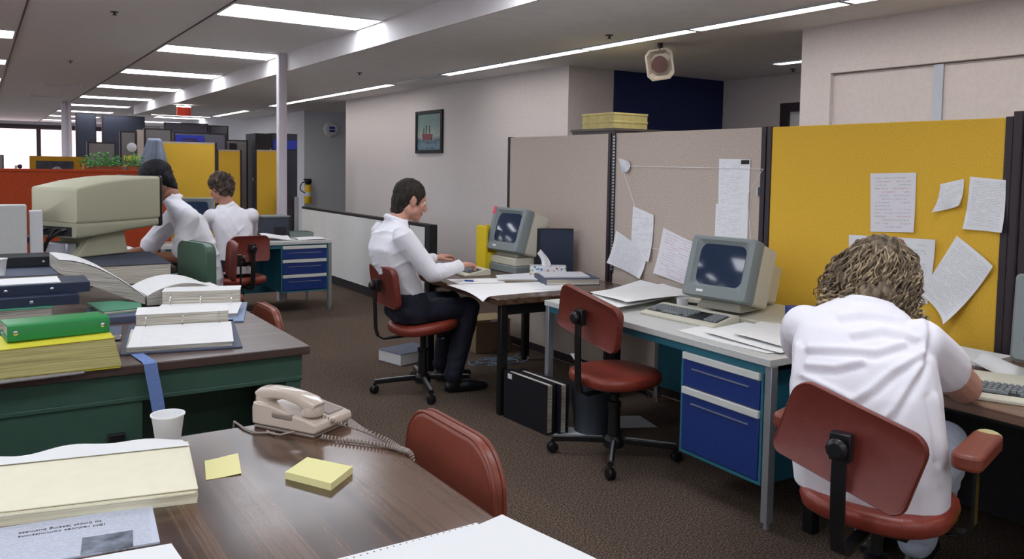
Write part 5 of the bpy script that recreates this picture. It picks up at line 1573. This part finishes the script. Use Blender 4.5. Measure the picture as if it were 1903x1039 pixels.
leg(b, V(2.36, 4.83, .565), KR, AR, .09, .073, .062); leg(b, V(2.36, 5.02, .565), KL, AL, .09, .073, .062)
blob(b, 'trousers', 'navy', p, .01, 4, ((.08, .02),))
b = B(); E = lambda q, r: b.ball(q, tuple(x * HK for x in r), 22, 16, Q)
E(P(-.016, 0, .038), (.102, .085, .092)); E(P(-.056, 0, -.01), (.058, .076, .09)); E(P(-.064, 0, -.07), (.040, .060, .055))
for q in (-1, 1): E(P(.012, q * .066, .028), (.034, .018, .045)); E(P(.024, q * .071, -.006), (.010, .009, .022))
blob(b, 'hair', 'hair_dark', p, .0055, 2, ((.02, .008),))
shoe('shoe', p, AR, V(2.88, 4.72, .03)); shoe('shoe', p, AL, V(2.95, 5.07, .03))
bpy.context.view_layer.update()

BACK_CREASES = [[(2.322, 1.556, 1.01), (2.401, 1.506, 1.027), (2.487, 1.448, 0.998)], [(2.195, 1.636, 0.965), (2.288, 1.575, 0.962), (2.38, 1.514, 0.954), (2.453, 1.468, 0.982)], [(2.493, 1.44, 0.947), (2.419, 1.485, 0.895), (2.365, 1.516, 0.839), (2.311, 1.548, 0.799)], [(2.498, 1.435, 0.927), (2.458, 1.456, 0.856), (2.416, 1.478, 0.777), (2.383, 1.497, 0.737)], [(2.194, 1.633, 0.909), (2.273, 1.581, 0.904), (2.341, 1.538, 0.924)], [(2.181, 1.639, 0.875), (2.246, 1.594, 0.843), (2.311, 1.549, 0.805)], [(2.508, 1.439, 1.077), (2.511, 1.433, 1.014), (2.499, 1.436, 0.947)], [(2.523, 1.411, 0.818), (2.537, 1.395, 0.724), (2.542, 1.384, 0.629)], [(2.167, 1.655, 0.973), (2.159, 1.654, 0.888), (2.152, 1.652, 0.802)], [(2.286, 1.584, 1.07), (2.372, 1.529, 1.083), (2.458, 1.471, 1.061)]]
# ---- woman in white, right foreground, bent over the table
p = person('woman with curly fair hair in white blouse bent over the right-hand table', (2.40, 1.50, 0))
f, s = V(.97, .24, 0), V(-.24, .97, 0)
hc = V(2.71, 1.735, 1.175)
T_ = [(V(2.37, 1.51, .50), .232, .16), (V(2.365, 1.515, .60), .238, .165), (V(2.36, 1.53, .74), .232, .16), (V(2.38, 1.55, .84), .228, .15), (V(2.41, 1.585, .94), .222, .14), (V(2.45, 1.62, 1.01), .20, .118), (V(2.50, 1.65, 1.06), .14, .09), (V(2.56, 1.68, 1.085), .078, .062)]
SR, SL = V(2.525, 1.455, .975), V(2.425, 1.815, .975)
ER, EL = V(2.83, 1.47, .795), V(2.77, 2.08, .795)
WR, WL = V(3.07, 1.66, .775), V(3.02, 1.93, .775)
b = B()
P, Q = head(b, hc, (.66, .22, -.72), (.72, .2, .66), V(2.60, 1.69, 1.08))
loft(b, [(c, a * .78, d * .7) for c, a, d in T_], s, f)
arm(b, SR, ER, WR, .068, .06, .03); arm(b, SL, EL, WL, .066, .056, .03)
hand(b, WR, (.9, .45, .02), (0, 0, -1), (-.4, .9, 0), .5); hand(b, WL, (.85, -.5, .02), (0, 0, -1), (-.4, -.9, 0), .5)
KR, KL = V(2.84, 1.53, .565), V(2.80, 1.80, .565); AR, AL = V(2.98, 1.70, .12), V(2.97, 1.88, .12)
leg(b, V(2.42, 1.40, .56), KR, AR, .08, .055, .04); leg(b, V(2.40, 1.62, .56), KL, AL, .08, .055, .04)
blob(b, 'body', 'skin', p, .0048, 3)
eyes(P, Q, p)
b = B()
loft(b, T_, s, f)
for S_, E_ in ((SR, ER), (SL, EL)):
    limb(b, [S_, S_.lerp(E_, .35), S_.lerp(E_, .52)], [.082, .085, .086])
b.tube([V(2.575, 1.672, 1.068) + V(0, 0, 0) + f * (math.cos(a) * .062) + s * (math.sin(a) * .066) + V(0, 0, -.025 * math.cos(a)) for a in [2 * PI * i / 20 for i in range(20)]], .016, 8, closed=True)
# hanging hem folds at the hips
blob(b, 'blouse', 'blouse', p, .0075, 4, (), ('lines', (BACK_CREASES, (.817, .536, -.213), .010, .012), (.006, (.3, -.35, -.8), 16, 3.5, 7)))
b = B()
# soft creases across the back
loft(b, [(V(2.41, 1.52, .495), .215, .15), (V(2.40, 1.52, .60), .215, .155)], s, f)
leg(b, V(2.46, 1.41, .575), KR, AR, .10, .085, .07); leg(b, V(2.42, 1.64, .575), KL, AL, .10, .085, .07)
blob(b, 'trousers', 'jeans', p, .01, 4, ((.08, .02),))
shoe('shoe', p, AR, V(3.20, 1.75, .03)); shoe('shoe', p, AL, V(3.19, 1.93, .03))
# curly hair: soft mass plus curled locks
rr_ = V(.837, -.547, 0); tt = V(-.547, -.837, 0); zz = V(0, 0, 1)
b = B()
b.ball(hc + zz * .02 + rr_ * .01, (.112, .108, .108), 20, 14); b.ball(hc + rr_ * .04 - zz * .035 + tt * .03, (.085, .085, .08), 16, 12)
b.ball(hc - rr_ * .085 - zz * .035 + tt * .02, (.085, .085, .065), 16, 12); b.ball(hc - rr_ * .02 - zz * .03 + tt * .06, (.10, .08, .075), 16, 12); b.ball(hc - zz * .07 + tt * .10 - rr_ * .02, (.12, .075, .055), 16, 12)
blob(b, 'hair', 'hair_fair2', p, .007, 2, ((.03, .03), (.012, .012)))
rn = random.Random(21)
LB = [B(), B()]
for k in range(360):
    ph = rn.uniform(-1.75, 1.75)
    lf = ph < 0
    Rr = .205 if lf else .118
    crown = hc + zz * (.098 + rn.uniform(-.02, .012)) + rr_ * (.015 + rn.uniform(-.05, .05)) + tt * rn.uniform(-.05, .05)
    sn, cs = math.sin(ph), math.cos(ph)
    dep_ = rn.uniform(.55, 1.06)
    tip = hc + rr_ * (sn * Rr * rn.uniform(.75, 1.02)) + tt * (max(cs, -.3) * .175) - zz * (.06 + .10 * dep_ - .03 * abs(sn)) + V(rn.uniform(-.01, .01), rn.uniform(-.01, .01), 0)
    mid = hc + rr_ * (sn * (.118 if not lf else .125)) + tt * (max(cs, -.3) * .118) + zz * (.045 + rn.uniform(-.02, .025))
    cr = rn.uniform(.005, .0125); tn = rn.uniform(2.2, 4.5); p0 = rn.uniform(0, 6.28)
    pts = []
    N = 26
    for i in range(N + 1):
        u = i / N
        q = crown * (1 - u) ** 2 + mid * (2 * u * (1 - u)) * 1.0 + tip * u * u
        q = q + (mid - hc).normalized() * (.028 * math.sin(PI * u))
        a = p0 + tn * 2 * PI * u * u
        amp = cr * min(1, u * 1.6) * (1.25 if u > .7 else 1)
        tz = (tip - crown).normalized(); e1 = tz.orthogonal().normalized(); e2 = tz.cross(e1)
        pts.append(q + e1 * (amp * math.cos(a)) + e2 * (amp * math.sin(a)))
    r0 = rn.uniform(.0022, .0042)
    LB[k % 2].tube(pts, [r0 * (1 if i < N - 3 else .6) for i in range(N + 1)], 5)
LT = B()
for k in range(34):
    ph = -1.5 + 3.0 * k / 33 + rn.uniform(-.08, .08); sn, cs = math.sin(ph), math.cos(ph)
    q0 = hc + rr_ * (sn * (.19 if sn < 0 else .115)) + tt * (max(cs, 0) * .185 - .01) - zz * (.085 + .045 * cs + rn.uniform(-.02, .02) - .02 * abs(sn))
    R_ = rn.uniform(.011, .018); tn = rn.uniform(2.0, 3.2); a0 = rn.uniform(0, 6)
    ax = (rr_ * rn.uniform(-.5, .5) - zz * .5 + tt * rn.uniform(-.2, .3)).normalized(); e1 = ax.orthogonal().normalized(); e2 = ax.cross(e1)
    for j in range(3):
        LT.tube([q0 + e1 * (R_ * math.cos(a0 + j * .25 + a)) + e2 * (R_ * math.sin(a0 + j * .25 + a)) + ax * (.0042 * a + .003 * j) for a in [i * .45 for i in range(int(tn * 14))]], .003, 5)
o = LT.obj('ringlets', 'hair_fair', p, smooth=80); o.location = -p.location
o = LB[0].obj('curls', 'hair_fair', p, smooth=80); o.location = -p.location
o = LB[1].obj('dark_curls', 'hair_fair2', p, smooth=80); o.location = -p.location
b = B(); b.tube([hc + rr_ * (.075 + .02 * math.sin(t_)) + zz * (.105 - .035 * t_) + tt * (.02 - .03 * t_) for t_ in (0, .35, .7, 1.0)], .009, 8)
o = b.obj('red_hair_clip', 'red_pl', p); o.location = -p.location

# ---- curly-haired man at the far desk, facing +y
p = person('curly-haired man in white shirt seated at the far white-topped desk, back turned', (1.97, 7.74, 0))
f, s = V(-.12, .99, 0), V(-.99, -.12, 0)
hc = V(1.875, 7.80, 1.285)
T_ = [(V(2.0, 7.72, .50), .16, .115), (V(2.0, 7.72, .62), .165, .12), (V(1.985, 7.72, .76), .165, .115), (V(1.97, 7.73, .92), .18, .12), (V(1.96, 7.745, 1.02), .185, .11), (V(1.95, 7.755, 1.085), .15, .085), (V(1.935, 7.77, 1.13), .08, .06)]
SL, SR = V(1.785, 7.74, 1.035), V(2.135, 7.72, 1.035)
EL, ER = V(1.70, 7.98, .82), V(2.20, 8.0, .82); WL, WR = V(1.80, 8.22, .785), V(2.05, 8.24, .785)
b = B()
P, Q = head(b, hc, (-.5, .8, -.3), (-.1, .25, 1), V(1.93, 7.77, 1.135))
loft(b, [(c, a * .78, d * .74) for c, a, d in T_], s, f)
arm(b, SL, EL, WL); arm(b, SR, ER, WR)
hand(b, WL, (.3, 1, 0), (0, 0, -1), (1, 0, 0), .4); hand(b, WR, (-.3, 1, 0), (0, 0, -1), (-1, 0, 0), .4)
KL, KR = V(1.86, 8.15, .56), V(2.10, 8.15, .56); AL, AR = V(1.86, 8.2, .12), V(2.10, 8.2, .12)
leg(b, V(1.91, 7.75, .565), KL, AL, .07, .05, .035); leg(b, V(2.09, 7.75, .565), KR, AR, .07, .05, .035)
blob(b, 'body', 'skin', p, .0055, 3); eyes(P, Q, p)
b = B(); loft(b, T_, s, f)
for S_, E_, W_ in ((SR, ER, WR), (SL, EL, WL)):
    limb(b, [S_, S_.lerp(E_, .5), E_], [.07, .064, .058]); limb(b, [E_, E_.lerp(W_, .9)], [.058, .044])
b.tube([V(1.94, 7.765, 1.115), V(1.928, 7.775, 1.155)], [.075, .062], 20)
blob(b, 'shirt', 'shirt', p, .009, 3, (), ((.014, (.4, 0, -1), 24, 4, 0), (.010, (1, 0, .6), 28, 5, 5)))
b = B(); loft(b, [(V(2.0, 7.73, .49), .165, .12), (V(2.0, 7.72, .645), .17, .125)], s, f)
leg(b, V(1.91, 7.75, .57), KL, AL, .09, .07, .06); leg(b, V(2.09, 7.75, .57), KR, AR, .09, .07, .06)
blob(b, 'trousers', 'navy', p, .012, 3)
shoe('shoe', p, AL, V(1.86, 8.42, .03)); shoe('shoe', p, AR, V(2.1, 8.42, .03))
b = B(); E = lambda q, r: b.ball(q, r, 20, 14, Q)
E(P(-.02, 0, .055), (.115, .105, .095)); E(P(-.065, 0, -.005), (.068, .095, .095))
blob(b, 'hair', 'hair_brown', p, .009, 1, ((.035, .045), (.015, .02)))
bw_ = B(); rn = random.Random(4)
for k in range(170):
    dv = Vector((rn.gauss(0, 1), rn.gauss(0, 1), rn.gauss(0, 1))).normalized()
    q = Q.transposed() @ dv
    if q.x > .35 and q.z < .5: continue
    c0 = P(-.035, 0, .035) + dv * .105
    e1 = dv.orthogonal().normalized(); e2 = dv.cross(e1); r_ = rn.uniform(.008, .016); a0 = rn.uniform(0, 6)
    bw_.tube([c0 + e1 * (r_ * math.cos(a0 + a)) + e2 * (r_ * math.sin(a0 + a)) + dv * (.004 * a - .004) for a in [i * .55 for i in range(9)]], .0028, 5)
o = bw_.obj('curls', 'hair_brown', p, smooth=80); o.location = -p.location

# ---- dark-haired man leaning over a desk behind the terminal, facing -x
p = person('dark-haired man in white short-sleeved shirt leaning on his forearm behind the big terminal', (1.5, 6.72, 0))
f, s = V(-1, .05, 0), V(-.05, -1, 0)      # s = his left, towards the viewer
hc = V(1.165, 6.87, 1.375)
T_ = [(V(1.50, 6.72, .50), .17, .125), (V(1.50, 6.72, .62), .175, .13), (V(1.475, 6.72, .78), .165, .125), (V(1.42, 6.74, .96), .185, .13), (V(1.36, 6.76, 1.10), .195, .12), (V(1.31, 6.78, 1.18), .16, .09), (V(1.27, 6.80, 1.23), .085, .065)]
SL, SR = V(1.35, 6.58, 1.10), V(1.34, 6.95, 1.12)
EL, ER = V(1.29, 6.60, .80), V(1.12, 7.12, .80); WL, WR = V(1.03, 6.72, .785), V(.92, 6.98, .785)
b = B()
P, Q = head(b, hc, (-.85, .15, -.42), (-.4, .1, .9), V(1.265, 6.81, 1.25), 1.18)
loft(b, [(c, a * .78, d * .74) for c, a, d in T_], s, f)
arm(b, SL, EL, WL, .055, .046, .032); arm(b, SR, ER, WR, .055, .046, .032)
hand(b, WL, (-1, .35, 0), (0, 0, -1), (0, 1, 0), .5); hand(b, WR, (-1, -.1, 0), (0, 0, -1), (0, -1, 0), .5)
KL, KR = V(1.08, 6.62, .56), V(1.08, 6.84, .56); AL, AR = V(1.12, 6.62, .12), V(1.12, 6.86, .12)
leg(b, V(1.46, 6.63, .565), KL, AL, .07, .05, .035); leg(b, V(1.46, 6.82, .565), KR, AR, .07, .05, .035)
blob(b, 'body', 'skin_tan', p, .0055, 3); eyes(P, Q, p, 1.18)
b = B(); loft(b, T_, s, f)
for S_, E_ in ((SR, ER), (SL, EL)):
    limb(b, [S_, S_.lerp(E_, .4), S_.lerp(E_, .85)], [.078, .078, .078])
b.tube([V(1.29, 6.795, 1.205), V(1.25, 6.81, 1.255)], [.08, .066], 20)
blob(b, 'shirt', 'shirt', p, .009, 3, (), ((.016, (.8, 0, -.8), 20, 4, 0), (.010, (1, 0, .6), 28, 5, 5)))
b = B(); loft(b, [(V(1.49, 6.72, .485), .17, .125), (V(1.495, 6.72, .64), .175, .13)], s, f)
leg(b, V(1.46, 6.62, .57), KL, AL, .09, .07, .06); leg(b, V(1.46, 6.82, .57), KR, AR, .09, .07, .06)
blob(b, 'trousers', 'jeans', p, .012, 3)
shoe('shoe', p, AL, V(.9, 6.62, .03)); shoe('shoe', p, AR, V(.9, 6.87, .03))
b = B(); E = lambda q, r: b.ball(q, tuple(x * 1.22 for x in r), 20, 14, Q)
E(P(-.015, 0, .045), (.106, .088, .09)); E(P(-.055, 0, -.01), (.058, .082, .09)); E(P(-.07, 0, -.07), (.036, .06, .05))
blob(b, 'hair', 'hair_black', p, .008, 2, ((.03, .012),))
